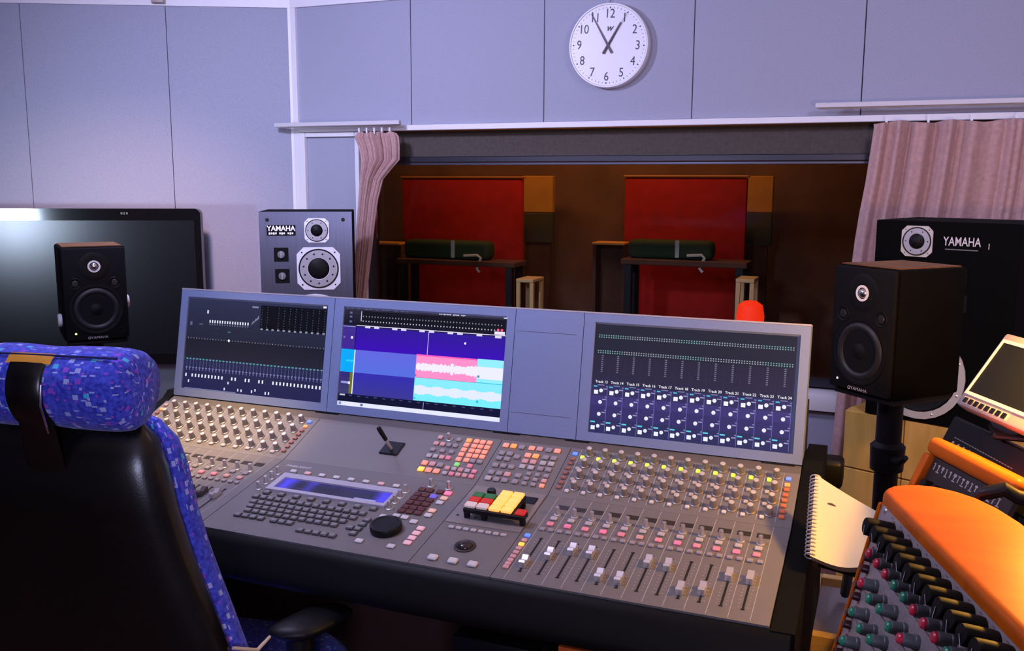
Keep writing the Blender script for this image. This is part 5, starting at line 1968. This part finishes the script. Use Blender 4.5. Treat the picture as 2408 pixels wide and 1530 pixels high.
pg = [[tuple(nb_pt(i / 10, j / 10)) for i in range(11)] for j in range(11)]
pgb = [[tuple(nb_pt(i / 10, j / 10, -.013)) for i in range(11)] for j in range(11)]
mb = MB().grid(pg).grid(pgb)
edge = lambda A, B: mb.grid([A, B])
edge(pg[0], pgb[0])
edge(pg[-1], pgb[-1])
edge([r_[0] for r_ in pg], [r_[0] for r_ in pgb])
edge([r_[-1] for r_ in pg], [r_[-1] for r_ in pgb])
mb.build('pages', mat('paper', (0.74, 0.68, 0.50), 0.8), nb, nb_o, smooth=50)
cv = MB().grid([[tuple(nb_pt(i / 10, j / 10, -.0135)) for i in range(11)] for j in range(11)]).grid([[tuple(nb_pt(i / 10, j / 10, -.0155)) for i in range(11)] for j in range(11)])
cv.build('cover', M_BLACK, nb, nb_o)
mk = nb_pt(.30, .74, .0012)
MB().tube([tuple(mk + V(-.006, .004, 0)), tuple(mk + V(0, .001, .001)), tuple(mk + V(.007, -.001, -.002))], .0014, 6).build('pen_mark', mat('ink_brown', (0.15, 0.08, 0.05), 0.7), nb, nb_o)
RG = MB()
prof_ = []
Rr, rr_ = .0085, .0011
vs_, fs_ = [], []
for i in range(16):
    a = 2 * PI * i / 16
    for j in range(6):
        b = 2 * PI * j / 6
        vs_.append(((Rr + rr_ * math.cos(b)) * math.cos(a), rr_ * math.sin(b), (Rr + rr_ * math.cos(b)) * math.sin(a)))
for i in range(16):
    for j in range(6):
        fs_.append((i * 6 + j, i * 6 + (j + 1) % 6, ((i + 1) % 16) * 6 + (j + 1) % 6, ((i + 1) % 16) * 6 + j))
RGM = RG._add(vs_, fs_).mesh('spiral_ring', mat('ring_lilac', (0.70, 0.68, 0.78), 0.35, 0.4))
ax = (c01 - c00) / np.linalg.norm(c01 - c00)
ex_ = (c10 - c00) - ax * ((c10 - c00) @ ax)
ex_ /= np.linalg.norm(ex_)
ez_ = np.cross(ex_, ax)
for i in range(22):
    q = nb_pt(.0, (i + .5) / 22, -.006) - ex_ * .001
    obj('spiral_ring', RGM, nb, frameM(q - nb_o, ex_, ax, ez_))
# book rest under it
rest = thing('book_rest', 'black book rest carrying the spiral notebook', 'book rest', (.49, .30, .562))
ro = V(.49, .30, .562)
mb = MB()
lowq = [nb_pt(u, v, -.0165) for u, v in ((.08, .05), (.85, .05), (.85, .85), (.08, .85))]
mb._add([tuple(q) for q in lowq] + [tuple(q + V(0, 0, -.012)) for q in lowq], [(0, 1, 2, 3), (7, 6, 5, 4), (0, 4, 5, 1), (1, 5, 6, 2), (2, 6, 7, 3), (3, 7, 4, 0)])
mb.build('plate', M_BLACK, rest, ro)
cq = nb_pt(.5, .5, -.03)
MB().tube([tuple(cq), (cq[0], .56, .70), (.50, .66, .563)], .010, 8).build('strut', M_BLACK, rest, ro)

# ================================================================ low wooden box between console and rack
zb_ = .560
b0, b1 = atz(1897, 1335, zb_), atz(1893, 1488, zb_)
BX0, BX1, BY0, BY1 = .4215, .600, float(b1[1]), .760
lb_ = thing('wooden_box', 'low pale wooden box with grey lining beside the console', 'box', ((BX0 + BX1) / 2, (BY0 + BY1) / 2, 0))
lo_ = V((BX0 + BX1) / 2, (BY0 + BY1) / 2, 0)
M_PINE = wood_mat('pine', (0.70, 0.44, 0.14), (0.82, 0.56, 0.22), (10, 10, 30), 0.55)
MB().rbox(BX0, BX0 + .026, BY0, BY1, 0, zb_, .002, 1).build('side_board', M_PINE, lb_, lo_)
MB().rbox(BX1 - .02, BX1, BY0, BY1, 0, zb_, .002, 1).build('side_board', M_PINE, lb_, lo_)
MB().rbox(BX0 + .0265, BX1 - .0205, BY0, BY0 + .022, 0, zb_, .002, 1).build('front_board', M_PINE, lb_, lo_)
MB().rbox(BX0 + .0265, BX1 - .0205, BY1 - .02, BY1, 0, zb_, .002, 1).build('back_board', M_PINE, lb_, lo_)
MB().box(BX0 + .0265, BX1 - .0205, BY0 + .0225, BY1 - .0205, .02, zb_ - .02).build('lining', mat('grey_felt', (0.24, 0.22, 0.24), 0.95, var=.1, vscale=200), lb_, lo_)

# dark cable hanging behind the right monitor, with a bit of white tape
kc = [atd(2102, 900, 2.35), atd(2104, 985, 2.35), atd(2100, 1060, 2.35), atd(2088, 1130, 2.34), atd(2070, 1190, 2.32), atd(2062, 1300, 2.30)]
kb = thing('hanging_cable', 'dark cable with white tape hanging behind the right monitor stand', 'cable', tuple(kc[-1]))
MB().tube([tuple(q) for q in kc], .0045, 8).build('cord', M_BLACK, kb, kc[-1])
MB().tube([tuple(atd(2103, 1008, 2.346)), tuple(atd(2101, 1036, 2.346))], .0062, 8).build('tape', mat('tape_white', (0.75, 0.72, 0.66), 0.6), kb, kc[-1])

# flight case and orange crate under the console
q_ = atd(1165, 1512, 1.62)
fc = thing('flight_case', 'black flight case with brass latches under the console', 'case', (q_[0], q_[1] + .10, 0))
zt = float(q_[2])
MB().rbox(-.085, .085, -.10, .12, 0, zt - .05, .006, 2).build('body', M_BLKMATT, fc)
MB().rbox(-.085, .085, -.10, .12, zt - .048, zt, .008, 2).build('lid', M_BLACK, fc)
for x in (-.03, .03):
    MB().rbox(x - .01, x + .01, -.106, -.1005, zt - .065, zt - .03, .002, 1).build('latch', mat('brass', (0.55, 0.42, 0.12), 0.3, 0.9), fc)
q_ = atd(1290, 1514, 1.62)
oc = thing('orange_crate', 'orange plastic crate under the console', 'crate', (q_[0] + .068, q_[1] + .10, 0))
zt = float(q_[2])
M_ORP = mat('orange_plastic', (0.75, 0.14, 0.02), 0.5)
MB().box(-.05, .09, -.10, .10, 0, .01).build('bottom', M_ORP, oc)
for (a, b, c_, d_) in ((-.05, .09, -.10, -.092), (-.05, .09, .092, .10), (-.05, -.042, -.0915, .0915), (.082, .09, -.0915, .0915)):
    MB().box(a, b, c_, d_, .0105, zt).build('side', M_ORP, oc)
